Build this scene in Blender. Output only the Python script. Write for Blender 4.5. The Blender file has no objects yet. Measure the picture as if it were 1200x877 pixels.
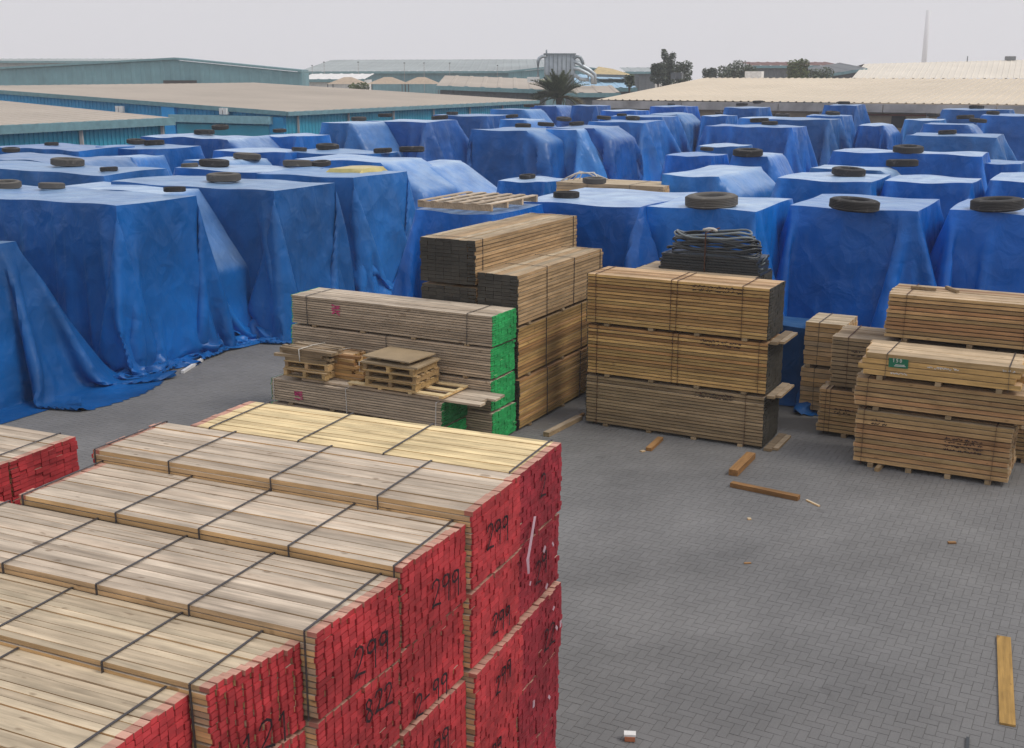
import bpy, math, random
import numpy as np
from mathutils import Vector, Matrix

# ------------------------------------------------------------------ camera, sky, sun, exposure
scene = bpy.context.scene
COL = scene.collection
F, HZ, CY, CAMH = 1362.0, 85.0, 438.5, 6.3            # focal length, horizon row and centre row of the 1200x877 photograph, eye height
TH = math.atan((CY - HZ) / F)
cam = bpy.data.cameras.new('camera'); cam_o = bpy.data.objects.new('camera', cam); COL.objects.link(cam_o)
cam.sensor_fit = 'HORIZONTAL'; cam.sensor_width = 36.0; cam.lens = 36.0 * F / 1200.0
cam.clip_start = 0.1; cam.clip_end = 6000
cam_o.location = (0, 0, CAMH); cam_o.rotation_euler = (math.pi / 2 - TH, 0, 0)
scene.camera = cam_o

SUN_EL, SUN_AZ = math.radians(52), math.radians(108)     # azimuth from +Y towards +X: veiled sun to the right, a little behind the camera
world = bpy.data.worlds.new('World'); scene.world = world; world.use_nodes = True
wn, wl = world.node_tree.nodes, world.node_tree.links
wn.clear()
wout = wn.new('ShaderNodeOutputWorld')
sky = wn.new('ShaderNodeTexSky'); sky.sky_type = 'NISHITA'; sky.sun_disc = False
sky.sun_elevation = SUN_EL; sky.sun_rotation = SUN_AZ; sky.dust_density = 6.0; sky.air_density = 1.2
bg1 = wn.new('ShaderNodeBackground'); bg1.inputs[1].default_value = 0.09
bg2 = wn.new('ShaderNodeBackground'); bg2.inputs[0].default_value = (0.72, 0.72, 0.775, 1); bg2.inputs[1].default_value = 1.13
wm = wn.new('ShaderNodeMixShader'); wm.inputs[0].default_value = 0.88
wl.new(sky.outputs[0], bg1.inputs[0]); wl.new(bg1.outputs[0], wm.inputs[1]); wl.new(bg2.outputs[0], wm.inputs[2]); wl.new(wm.outputs[0], wout.inputs[0])
sun = bpy.data.lights.new('sun', 'SUN'); sun.energy = 1.5; sun.angle = math.radians(20); sun.color = (1, 0.95, 0.88)
sun_o = bpy.data.objects.new('sun', sun); COL.objects.link(sun_o)
sd = Vector((math.sin(SUN_AZ) * math.cos(SUN_EL), math.cos(SUN_AZ) * math.cos(SUN_EL), math.sin(SUN_EL)))
sun_o.rotation_euler = (-sd).to_track_quat('-Z', 'Y').to_euler(); sun_o.location = (0, 0, 60)
scene.view_settings.view_transform = 'Standard'; scene.view_settings.look = 'None'
scene.view_settings.exposure = 0.0; scene.view_settings.gamma = 1.0
scene.cycles.max_bounces = 8; scene.cycles.volume_bounces = 3

# ------------------------------------------------------------------ from photograph pixels to places
cT, sT = math.cos(TH), math.sin(TH)
def ray(x, y):
    X = (x - 600) / F; Y = (y - CY) / F
    return np.array([X, cT - Y * sT, -sT - Y * cT])
def P(x, y, z=0.0):
    d = ray(x, y); t = (z - CAMH) / d[2]; return np.array([d[0] * t, d[1] * t, z])
def PY(x, y, Y):
    d = ray(x, y); t = Y / d[1]; return Vector((d[0] * t, Y, CAMH + d[2] * t))
YD = 28.0                                                  # the yard's rows run 28 degrees off the view
def toG(p, ang=YD):
    r = math.radians(ang); return p[0] * math.cos(r) - p[1] * math.sin(r), p[0] * math.sin(r) + p[1] * math.cos(r)
def GW(a, b, z=0.0, ang=YD):
    r = math.radians(ang); return Vector((a * math.cos(r) + b * math.sin(r), -a * math.sin(r) + b * math.cos(r), z))
def a_at(x, b, h, ang=YD):                                 # where a row line b at height h crosses picture column x
    r = math.radians(ang); cs, sn = math.cos(r), math.sin(r); k = (x - 600) / F
    return (k * (b * cs * cT + (CAMH - h) * sT) - b * sn) / (cs + k * sn * cT)
def zat(x, y, b, ang=YD):
    d = ray(x, y); r = math.radians(ang); t = b / (d[0] * math.sin(r) + d[1] * math.cos(r)); q = d * t
    return toG(q, ang)[0], CAMH + q[2]
def proj(x, y, z):
    z = z - CAMH; zc = y * cT - z * sT; return 600 + F * x / zc, CY + F * (-z * cT - y * sT) / zc
RYD = -math.radians(YD)

# ------------------------------------------------------------------ helpers
def empty(name, loc=(0, 0, 0), rz=0.0, parent=None):
    o = bpy.data.objects.new(name, None); COL.objects.link(o); o.empty_display_size = 0.2
    o.location = loc; o.rotation_euler = (0, 0, rz); o.parent = parent; return o
def tag(o, label=None, cat=None, group=None, kind=None):
    if label: o['label'] = label
    if cat: o['category'] = cat
    if group: o['group'] = group
    if kind: o['kind'] = kind
    return o
def link(name, me, parent=None, loc=(0, 0, 0), rot=(0, 0, 0), sc=None):
    o = bpy.data.objects.new(name, me); COL.objects.link(o); o.parent = parent
    o.location = loc; o.rotation_euler = rot
    if sc: o.scale = sc
    return o
RIM = .018
class MB:
    """collects boxes, bars, tubes and lathes; build() links them as one mesh object"""
    def __init__(s): s.v = []; s.f = []; s.m = []; s.r = []; s.sm = []
    def add(s, vs, fs, mi=0, rnd=0.0, smooth=False):
        n = len(s.v); s.v += [tuple(v) for v in vs]
        for i, f in enumerate(fs):
            s.f.append(tuple(n + k for k in f)); s.m.append(mi[i] if isinstance(mi, (list, tuple)) else mi); s.r.append(rnd); s.sm.append(smooth)
        return s
    def box(s, c, d, rz=0.0, mi=0, rnd=0.0, M=None):
        hx, hy, hz = d[0] / 2, d[1] / 2, d[2] / 2
        vs = [Vector((x, y, z)) for x in (-hx, hx) for y in (-hy, hy) for z in (-hz, hz)]
        R = M if M is not None else Matrix.Rotation(rz, 3, 'Z')
        vs = [R @ v + Vector(c) for v in vs]
        fs = [(0, 1, 3, 2), (4, 6, 7, 5), (0, 4, 5, 1), (2, 3, 7, 6), (0, 2, 6, 4), (1, 5, 7, 3)]   # x-, x+, y-, y+, z-, z+
        return s.add(vs, fs, mi, rnd)
    def plank(s, c, d, rnd=0.0, rim=0.0, rim_mi=1):
        L, y, z = d[0], d[1] / 2, d[2] / 2; xs = [-L / 2, -L / 2 + rim, L / 2 - rim, L / 2]
        vs = [(c[0] + x, c[1] + sy * y, c[2] + sz * z) for x in xs for sy, sz in ((-1, -1), (1, -1), (1, 1), (-1, 1))]; fs = [(0, 3, 2, 1), (12, 13, 14, 15)]; mi = [1, 1]
        for i in range(3):
            for q in range(4): fs.append((4 * i + q, 4 * i + 4 + q, 4 * i + 4 + (q + 1) % 4, 4 * i + (q + 1) % 4)); mi.append(0 if i == 1 else rim_mi)
        return s.add(vs, fs, mi, rnd)
    def bar(s, p, q, w, h=None, mi=0, rnd=0.0):
        p, q = Vector(p), Vector(q); d = q - p; h = h or w
        R = d.to_track_quat('X', 'Z').to_matrix()
        return s.box((p + q) / 2, (d.length, w, h), M=R, mi=mi, rnd=rnd)
    def tube(s, pts, rad, n=8, closed=False, mi=0, cap=True):
        pts = [Vector(p) for p in pts]; N = len(pts); vs = []; fs = []
        rr = rad if isinstance(rad, (list, tuple)) else [rad] * N
        for i, p in enumerate(pts):
            a = pts[(i - 1) % N] if (closed or i > 0) else p; b = pts[(i + 1) % N] if (closed or i < N - 1) else p
            t = (b - a).normalized(); u = t.cross(Vector((0, 0, 1)))
            if u.length < 1e-3: u = Vector((1, 0, 0))
            u.normalize(); w = u.cross(t)
            for k in range(n):
                g = 2 * math.pi * k / n; vs.append(p + (u * math.cos(g) + w * math.sin(g)) * rr[i])
        for i in range(N if closed else N - 1):
            j = (i + 1) % N
            for k in range(n): fs.append((i * n + k, i * n + (k + 1) % n, j * n + (k + 1) % n, j * n + k))
        if cap and not closed: fs.append(tuple(range(n))[::-1]); fs.append(tuple((N - 1) * n + k for k in range(n)))
        return s.add(vs, fs, mi, 0.0, True)
    def lathe(s, prof, n=32, mi=0, closed=True):
        vs = []; fs = []; m = len(prof)
        for k in range(n):
            g = 2 * math.pi * k / n
            for r, z in prof: vs.append((r * math.cos(g), r * math.sin(g), z))
        for k in range(n):
            j = (k + 1) % n
            for i in range(m if closed else m - 1): fs.append((k * m + i, j * m + i, j * m + (i + 1) % m, k * m + (i + 1) % m))
        return s.add(vs, fs, mi, 0.0, True)
    def mesh(s, name, mats):
        me = bpy.data.meshes.new(name); me.from_pydata(s.v, [], s.f)
        for m in mats: me.materials.append(m)
        me.polygons.foreach_set('material_index', s.m); me.polygons.foreach_set('use_smooth', s.sm)
        if any(s.r):
            at = me.attributes.new('rnd', 'FLOAT', 'FACE'); at.data.foreach_set('value', s.r)
        return me
    def build(s, name, mats, parent=None, loc=(0, 0, 0), rz=0.0):
        if not isinstance(mats, (list, tuple)): mats = [mats]
        return link(name, s.mesh(name, mats), parent, loc, (0, 0, rz))

# ------------------------------------------------------------------ materials
def newmat(name):
    m = bpy.data.materials.new(name); m.use_nodes = True; nt = m.node_tree
    return m, nt, nt.nodes, nt.links, nt.nodes['Principled BSDF']
def nd(nodes, typ, **kw):
    n = nodes.new(typ)
    for k, v in kw.items(): setattr(n, k, v)
    return n
def math_n(nt, op, a, b=None, clamp=False):
    n = nt.nodes.new('ShaderNodeMath'); n.operation = op; n.use_clamp = clamp
    for i, v in enumerate((a, b)):
        if v is None: continue
        if isinstance(v, (int, float)): n.inputs[i].default_value = v
        else: nt.links.new(v, n.inputs[i])
    return n.outputs[0]
def mix_n(nt, f, a, b, mode='MIX'):
    n = nt.nodes.new('ShaderNodeMix'); n.data_type = 'RGBA'; n.blend_type = mode
    for i, v in ((0, f), (6, a), (7, b)):
        if isinstance(v, (int, float)): n.inputs[i].default_value = v
        elif isinstance(v, tuple): n.inputs[i].default_value = v if len(v) == 4 else v + (1,)
        else: nt.links.new(v, n.inputs[i])
    return n.outputs[2]
def noise_n(nt, vec, scale, detail=4, rough=.55):
    n = nt.nodes.new('ShaderNodeTexNoise'); n.inputs['Scale'].default_value = scale; n.inputs['Detail'].default_value = detail; n.inputs['Roughness'].default_value = rough
    if vec is not None: nt.links.new(vec, n.inputs['Vector'])
    return n.outputs['Fac']
def ramp_n(nt, f, stops):
    n = nt.nodes.new('ShaderNodeValToRGB'); e = n.color_ramp.elements
    e[0].position, e[0].color = stops[0][0], stops[0][1]; e[1].position, e[1].color = stops[-1][0], stops[-1][1]
    for p, c in stops[1:-1]: k = e.new(p); k.color = c
    nt.links.new(f, n.inputs[0]); return n.outputs[0]
def g4(v): return (v, v, v, 1)
def rnd_n(nt):
    oi = nt.nodes.new('ShaderNodeObjectInfo'); at = nt.nodes.new('ShaderNodeAttribute'); at.attribute_name = 'rnd'
    s = math_n(nt, 'ADD', oi.outputs['Random'], at.outputs['Fac']); return math_n(nt, 'FRACT', s)
def bump_n(nt, bsdf, h, strength=.3, dist=.01):
    b = nt.nodes.new('ShaderNodeBump'); b.inputs['Strength'].default_value = strength; b.inputs['Distance'].default_value = dist
    nt.links.new(h, b.inputs['Height']); nt.links.new(b.outputs[0], bsdf.inputs['Normal'])
def wood(name, side, top, alt, rough=.8, knots=.5, var=.5):
    m, nt, N, L, b = newmat(name)
    tc = nd(N, 'ShaderNodeTexCoord'); r = rnd_n(nt)
    mp = nd(N, 'ShaderNodeMapping'); mp.inputs['Scale'].default_value = (1.3, 26, 26); L.new(tc.outputs['Object'], mp.inputs[0])
    cx = nd(N, 'ShaderNodeCombineXYZ'); L.new(math_n(nt, 'MULTIPLY', r, 83.0), cx.inputs[0]); L.new(math_n(nt, 'MULTIPLY', r, 57.0), cx.inputs[1]); L.new(cx.outputs[0], mp.inputs['Location'])
    g = noise_n(nt, mp.outputs[0], 1.0, 5, .6)
    mp2 = nd(N, 'ShaderNodeMapping'); mp2.inputs['Scale'].default_value = (2.2, 5, 5); L.new(tc.outputs['Object'], mp2.inputs[0]); L.new(cx.outputs[0], mp2.inputs['Location'])
    blot = noise_n(nt, mp2.outputs[0], 1.0, 3)
    kn = noise_n(nt, mp2.outputs[0], 2.6, 1)
    ge = nd(N, 'ShaderNodeNewGeometry'); sp = nd(N, 'ShaderNodeSeparateXYZ'); L.new(ge.outputs['True Normal'], sp.inputs[0])
    up = math_n(nt, 'MULTIPLY', sp.outputs[2], 1.0, True)
    c = mix_n(nt, up, side, top)
    c = mix_n(nt, math_n(nt, 'MULTIPLY', math_n(nt, 'MULTIPLY', r, r), .8), c, alt)
    c = mix_n(nt, 1.0, c, ramp_n(nt, g, [(.25, g4(.62)), (.5, g4(.95)), (.75, g4(1.22))]), 'MULTIPLY')
    c = mix_n(nt, 1.0, c, ramp_n(nt, blot, [(.3, g4(.78)), (.7, g4(1.14))]), 'MULTIPLY')
    c = mix_n(nt, math_n(nt, 'MULTIPLY', ramp_n(nt, kn, [(.70, g4(0)), (.76, g4(1))]), knots), c, (.11, .055, .022))
    r2 = math_n(nt, 'FRACT', math_n(nt, 'MULTIPLY', r, 7.31))
    sv = math_n(nt, 'ADD', math_n(nt, 'MULTIPLY', r2, var), 1.0 - var * .55)
    cv = nd(N, 'ShaderNodeCombineColor'); [L.new(sv, cv.inputs[i]) for i in range(3)]
    c = mix_n(nt, 1.0, c, cv.outputs[0], 'MULTIPLY')
    L.new(c, b.inputs['Base Color']); b.inputs['Roughness'].default_value = rough; b.inputs['Specular IOR Level'].default_value = .25
    bump_n(nt, b, g, .25, .004)
    return m
def paint(name, col, worn=(.35, .25, .13), wear=.35, rough=.75, scale=14.0, lo=.7, hi=1.15, spec=.3):
    m, nt, N, L, b = newmat(name)
    ge = nd(N, 'ShaderNodeNewGeometry'); r = rnd_n(nt)
    a = noise_n(nt, ge.outputs['Position'], scale, 5, .65); d = noise_n(nt, ge.outputs['Position'], scale * .13, 3)
    c = mix_n(nt, 1.0, col, ramp_n(nt, d, [(.3, g4(lo)), (.7, g4(hi))]), 'MULTIPLY')
    r2 = math_n(nt, 'ADD', math_n(nt, 'MULTIPLY', math_n(nt, 'FRACT', math_n(nt, 'MULTIPLY', r, 9.7)), .4), .8)
    cv = nd(N, 'ShaderNodeCombineColor'); [L.new(r2, cv.inputs[i]) for i in range(3)]
    c = mix_n(nt, 1.0, c, cv.outputs[0], 'MULTIPLY')
    c = mix_n(nt, math_n(nt, 'MULTIPLY', ramp_n(nt, a, [(.56, g4(0)), (.72, g4(1))]), wear), c, worn)
    L.new(c, b.inputs['Base Color']); b.inputs['Roughness'].default_value = rough; b.inputs['Specular IOR Level'].default_value = spec
    bump_n(nt, b, a, .3, .006)
    return m
def plain(name, col, rough=.6, metal=0.0, scale=3.0, lo=.8, hi=1.12):
    m, nt, N, L, b = newmat(name)
    ge = nd(N, 'ShaderNodeNewGeometry')
    a = noise_n(nt, ge.outputs['Position'], scale, 5, .6)
    c = mix_n(nt, 1.0, col, ramp_n(nt, a, [(.3, g4(lo)), (.7, g4(hi))]), 'MULTIPLY')
    L.new(c, b.inputs['Base Color']); b.inputs['Roughness'].default_value = rough; b.inputs['Metallic'].default_value = metal
    return m
def tarp_mat(name, col, dust=(.36, .45, .60), amt=.42, rough=.42):  # dust = colour of flat tops, settled dust and painted sky sheen together
    m, nt, N, L, b = newmat(name)
    tc = nd(N, 'ShaderNodeTexCoord'); ge = nd(N, 'ShaderNodeNewGeometry'); oi = nd(N, 'ShaderNodeObjectInfo')
    n1 = noise_n(nt, tc.outputs['Object'], .55, 4); n2 = noise_n(nt, tc.outputs['Object'], 5.0, 5, .65); n3 = noise_n(nt, tc.outputs['Object'], 1.6, 3)
    c = mix_n(nt, 1.0, col, ramp_n(nt, n1, [(.3, g4(.62)), (.7, g4(1.25))]), 'MULTIPLY')
    hs = nd(N, 'ShaderNodeHueSaturation'); L.new(c, hs.inputs['Color'])
    L.new(math_n(nt, 'ADD', math_n(nt, 'MULTIPLY', oi.outputs['Random'], .5), .75), hs.inputs['Value'])
    rr = math_n(nt, 'FRACT', math_n(nt, 'MULTIPLY', oi.outputs['Random'], 13.7))
    L.new(math_n(nt, 'ADD', math_n(nt, 'MULTIPLY', rr, .016), .488), hs.inputs['Hue'])
    L.new(math_n(nt, 'ADD', math_n(nt, 'MULTIPLY', rr, .12), .94), hs.inputs['Saturation'])
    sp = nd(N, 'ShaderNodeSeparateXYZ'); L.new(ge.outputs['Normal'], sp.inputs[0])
    up = math_n(nt, 'MAXIMUM', sp.outputs[2], 0.0)                       # flat tops turn paler: dust, plus sky sheen painted into the colour
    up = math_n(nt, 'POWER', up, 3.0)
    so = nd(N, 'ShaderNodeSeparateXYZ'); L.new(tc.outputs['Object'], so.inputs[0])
    up = math_n(nt, 'MULTIPLY', up, math_n(nt, 'SUBTRACT', math_n(nt, 'MULTIPLY', so.outputs[2], .8), .6, True))   # no pale tone near the ground
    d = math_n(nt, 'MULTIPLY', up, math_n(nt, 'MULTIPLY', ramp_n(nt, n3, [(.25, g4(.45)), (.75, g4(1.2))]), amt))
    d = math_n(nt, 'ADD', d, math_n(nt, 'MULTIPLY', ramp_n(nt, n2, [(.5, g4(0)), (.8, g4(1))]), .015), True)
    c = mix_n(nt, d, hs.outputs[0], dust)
    L.new(c, b.inputs['Base Color']); b.inputs['Roughness'].default_value = rough; b.inputs['Specular IOR Level'].default_value = .28
    mp = nd(N, 'ShaderNodeMapping'); mp.inputs['Scale'].default_value = (1.5, 1.5, 1.1); mp.inputs['Rotation'].default_value = (.5, .3, .4); L.new(tc.outputs['Object'], mp.inputs[0])
    wr = nt.nodes.new('ShaderNodeTexNoise'); wr.inputs['Scale'].default_value = 1.6; wr.inputs['Detail'].default_value = 4; wr.inputs['Distortion'].default_value = 1.2; L.new(mp.outputs[0], wr.inputs['Vector'])
    vo = nt.nodes.new('ShaderNodeTexVoronoi'); vo.feature = 'F1'; vo.inputs['Scale'].default_value = 1.5
    wv = nt.nodes.new('ShaderNodeVectorMath'); wv.operation = 'ADD'; sc_ = nt.nodes.new('ShaderNodeVectorMath'); sc_.operation = 'SCALE'; sc_.inputs['Scale'].default_value = .5
    nz = nt.nodes.new('ShaderNodeTexNoise'); nz.inputs['Scale'].default_value = 1.3; nz.inputs['Detail'].default_value = 3; L.new(tc.outputs['Object'], nz.inputs['Vector'])
    L.new(nz.outputs['Color'], sc_.inputs[0]); L.new(mp.outputs[0], wv.inputs[0]); L.new(sc_.outputs[0], wv.inputs[1]); L.new(wv.outputs[0], vo.inputs['Vector'])
    hgt = math_n(nt, 'ADD', math_n(nt, 'MULTIPLY', vo.outputs['Distance'], .9), math_n(nt, 'MULTIPLY', wr.outputs['Fac'], .8))   # creased sheet
    bump_n(nt, b, hgt, .75, .065)
    return m
M = {}
M['red_wood'] = wood('softwood_red_pack', (.70, .445, .20), (.59, .495, .385), (.48, .385, .29), var=.42)
M['yellow_wood'] = wood('fresh_softwood', (.70, .47, .21), (.80, .64, .36), (.72, .55, .30), var=.2, knots=.3)
M['tan_wood'] = wood('pale_softwood', (.68, .435, .20), (.60, .495, .345), (.50, .40, .28), var=.3)
M['grey_wood'] = wood('weathered_softwood', (.50, .39, .27), (.58, .49, .38), (.40, .31, .22), var=.4)
M['brown_wood'] = wood('brown_sawn_wood', (.54, .34, .125), (.55, .385, .225), (.34, .16, .06), var=.6)
M['drab_wood'] = wood('drab_sawn_wood', (.35, .25, .14), (.43, .34, .24), (.26, .18, .10), var=.5)
M['dark_wood'] = wood('sawn_wood_dark_end', (.50, .335, .175), (.52, .425, .29), (.40, .255, .13), var=.4)
M['ochre_wood'] = wood('ochre_sawn_wood', (.47, .31, .14), (.52, .40, .26), (.36, .175, .08), var=.5)
M['pallet_wood'] = wood('pallet_wood', (.50, .33, .14), (.50, .38, .22), (.34, .22, .12), var=.6)
M['brown_scrap'] = wood('brown_scrap_wood', (.26, .13, .045), (.33, .18, .07), (.2, .1, .04), var=.4)
M['yellow_scrap'] = wood('yellow_scrap_wood', (.45, .28, .09), (.50, .31, .09), (.42, .25, .08), var=.2)
M['overspray'] = wood('oversprayed_softwood', (.50, .16, .11), (.58, .33, .25), (.52, .27, .2), var=.3)
M['red_end'] = paint('red_end_paint', (.44, .042, .048), (.26, .03, .04), .45, lo=.6, hi=1.2)
M['maroon_end'] = paint('maroon_end_paint', (.29, .024, .036), (.19, .03, .04), .35)
M['green_end'] = paint('green_end_paint', (.028, .36, .10), (.02, .10, .035), .5)
M['green_dim'] = paint('dull_green_end_paint', (.02, .17, .05), (.03, .07, .03), .5)
M['black_end'] = paint('black_end_paint', (.048, .045, .037), (.09, .06, .035), .5)
M['strap'] = plain('steel_strap', (.085, .078, .08), .5, .5, 9)
M['rust_strap'] = plain('rusty_strap', (.085, .035, .02), .6, .4, 9)
M['white_strap'] = plain('white_strap', (.62, .60, .56), .5)
M['ink'] = paint('black_spray', (.024, .014, .018), (.20, .022, .032), .8, .8, 30)
M['magenta'] = paint('magenta_spray', (.50, .05, .16), (.40, .29, .2), .8, .8, 22)
M['label_green'] = plain('green_label', (.01, .16, .08), .4)
M['label_white'] = plain('white_print', (.7, .68, .62), .6)
M['film'] = plain('torn_plastic_film', (.50, .33, .38), .3)
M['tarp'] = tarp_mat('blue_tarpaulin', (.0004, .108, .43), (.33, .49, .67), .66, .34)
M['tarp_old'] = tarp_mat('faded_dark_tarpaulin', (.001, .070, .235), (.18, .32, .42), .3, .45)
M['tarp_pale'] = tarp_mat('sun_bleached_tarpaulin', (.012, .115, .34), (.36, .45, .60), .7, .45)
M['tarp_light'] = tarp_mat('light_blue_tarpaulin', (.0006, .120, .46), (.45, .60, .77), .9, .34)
M['yellow_tarp'] = tarp_mat('yellow_tarpaulin', (.62, .52, .20), (.6, .55, .4), .4, .5)
M['rubber'] = paint('dusty_rubber', (.050, .048, .047), (.22, .20, .18), .55, .85, 6)
M['rubber_dust'] = paint('very_dusty_rubber', (.12, .112, .10), (.26, .235, .20), .7, .9, 5)
M['hose'] = plain('black_hose', (.03, .036, .04), .35)
M['hose_pale'] = plain('grey_hose', (.16, .19, .20), .4)
M['teal'] = plain('teal_cladding', (.035, .33, .47), .45, 0, .6)
M['blue_clad'] = plain('blue_cladding', (.022, .31, .60), .45, 0, .6)
M['bright_blue'] = plain('bright_blue_cladding', (.012, .36, .82), .4, 0, .6)
M['grey_teal'] = plain('dusty_teal_cladding', (.15, .30, .34), .6, 0, .4)
M['trim_teal'] = plain('grey_teal_trim', (.16, .30, .33), .5)
M['rail_teal'] = plain('pale_teal_trim', (.26, .47, .52), .45)
M['tan_roof'] = plain('dusty_roof_sheet', (.44, .385, .32), .8, 0, .12, .86, 1.1)
M['cream_roof'] = plain('cream_roof_sheet', (.64, .555, .43), .75, 0, .12, .9, 1.07)
M['white_roof'] = plain('white_roof_sheet', (.72, .66, .555), .7, 0, .12, .9, 1.05)
M['pale_roof'] = plain('pale_grey_roof', (.33, .37, .37), .75, 0, .1)
M['concrete'] = plain('grey_gutter', (.42, .40, .385), .8, 0, .6, .6, 1.2)
M['beige_wall'] = plain('beige_block_wall', (.36, .285, .20), .9, 0, .7, .7, 1.15)
M['dark'] = plain('dark_opening', (.03, .028, .027), .7)
M['rust'] = plain('rusty_steel', (.20, .07, .04), .8, 0, 2)
M['metal'] = plain('galvanised_sheet', (.46, .51, .54), .4, .5, 1.5)
M['metal_dark'] = plain('dull_galvanised', (.26, .30, .32), .45, .5, 1.5)
M['white'] = plain('white_paint', (.78, .77, .74), .5)
M['light_blue_roof'] = plain('light_blue_roof', (.32, .52, .68), .6)
M['sail'] = plain('tan_shade_sail', (.52, .41, .22), .8)
M['brown_roof'] = plain('brown_roof', (.16, .075, .065), .8)
M['slate'] = plain('slate_cladding', (.14, .155, .165), .7)
M['sand'] = plain('tan_canvas', (.44, .35, .26), .9)
M['bark'] = plain('bark', (.10, .075, .05), .9, 0, 4)
M['board'] = plain('hardboard', (.36, .27, .16), .7, 0, 2)
M['carton'] = plain('cardboard', (.50, .35, .165), .8, 0, 2)
M['rope'] = plain('white_rope', (.55, .53, .48), .8)
def leaf_mat(name, c1, c2):
    m, nt, N, L, b = newmat(name); r = rnd_n(nt)
    L.new(mix_n(nt, r, c1, c2), b.inputs['Base Color']); b.inputs['Roughness'].default_value = .6
    return m
M['leaf'] = leaf_mat('dull_green_foliage', (.045, .072, .040), (.10, .13, .075))
M['leaf_dark'] = leaf_mat('dark_foliage', (.032, .054, .034), (.07, .095, .06))
M['leaf_lime'] = leaf_mat('yellow_green_foliage', (.06, .09, .025), (.13, .16, .05))
M['palm'] = leaf_mat('palm_frond', (.045, .07, .032), (.12, .135, .065))
M['palm_dry'] = leaf_mat('dry_frond', (.20, .16, .08), (.28, .23, .13))

def ground_mat():
    m, nt, N, L, b = newmat('dusty_ground'); ge = nd(N, 'ShaderNodeNewGeometry')
    a = noise_n(nt, ge.outputs['Position'], .08, 6); d = noise_n(nt, ge.outputs['Position'], 2.5, 5)
    c = mix_n(nt, a, (.22, .20, .175), (.32, .275, .21)); c = mix_n(nt, 1.0, c, ramp_n(nt, d, [(.3, g4(.8)), (.7, g4(1.1))]), 'MULTIPLY')
    L.new(c, b.inputs['Base Color']); b.inputs['Roughness'].default_value = .95; return m
def paver_mat(name, is_base=False):
    m, nt, N, L, b = newmat(name); ge = nd(N, 'ShaderNodeNewGeometry'); pos = ge.outputs['Position']
    big = noise_n(nt, pos, .22, 4, .55); mid = noise_n(nt, pos, .9, 5, .6); fine = noise_n(nt, pos, 45, 4, .7)
    mp = nd(N, 'ShaderNodeMapping'); mp.inputs['Rotation'].default_value = (0, 0, math.radians(62)); mp.inputs['Scale'].default_value = (.12, 1.1, 1); L.new(pos, mp.inputs[0])
    tracks = noise_n(nt, mp.outputs[0], .55, 3)
    c = mix_n(nt, ramp_n(nt, big, [(.35, g4(0)), (.65, g4(1))]), (.162, .161, .160), (.192, .189, .184))
    c = mix_n(nt, 1.0, c, ramp_n(nt, mid, [(.3, g4(.88)), (.7, g4(1.10))]), 'MULTIPLY')
    c = mix_n(nt, 1.0, c, ramp_n(nt, tracks, [(.35, g4(.90)), (.65, g4(1.08))]), 'MULTIPLY')     # tyre grime along the aisle
    c = mix_n(nt, 1.0, c, ramp_n(nt, fine, [(.2, g4(.86)), (.8, g4(1.12))]), 'MULTIPLY')
    if not is_base:
        r = math_n(nt, 'ADD', math_n(nt, 'MULTIPLY', rnd_n(nt), .08), .96)
        cv = nd(N, 'ShaderNodeCombineColor'); [L.new(r, cv.inputs[i]) for i in range(3)]
        c = mix_n(nt, 1.0, c, cv.outputs[0], 'MULTIPLY')
    else:
        c = mix_n(nt, 1.0, c, (.93, .91, .87), 'MULTIPLY')
    st = ramp_n(nt, noise_n(nt, pos, 1.7, 2), [(.69, g4(0)), (.72, g4(1))])
    c = mix_n(nt, math_n(nt, 'MULTIPLY', st, .3), c, (.085, .083, .082))
    L.new(c, b.inputs['Base Color']); b.inputs['Roughness'].default_value = .82; b.inputs['Specular IOR Level'].default_value = .35
    bump_n(nt, b, fine, .3, .004)
    return m
M['ground'] = ground_mat(); M['paver'] = paver_mat('concrete_paver'); M['paver_base'] = paver_mat('paving_bed', True)

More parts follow.
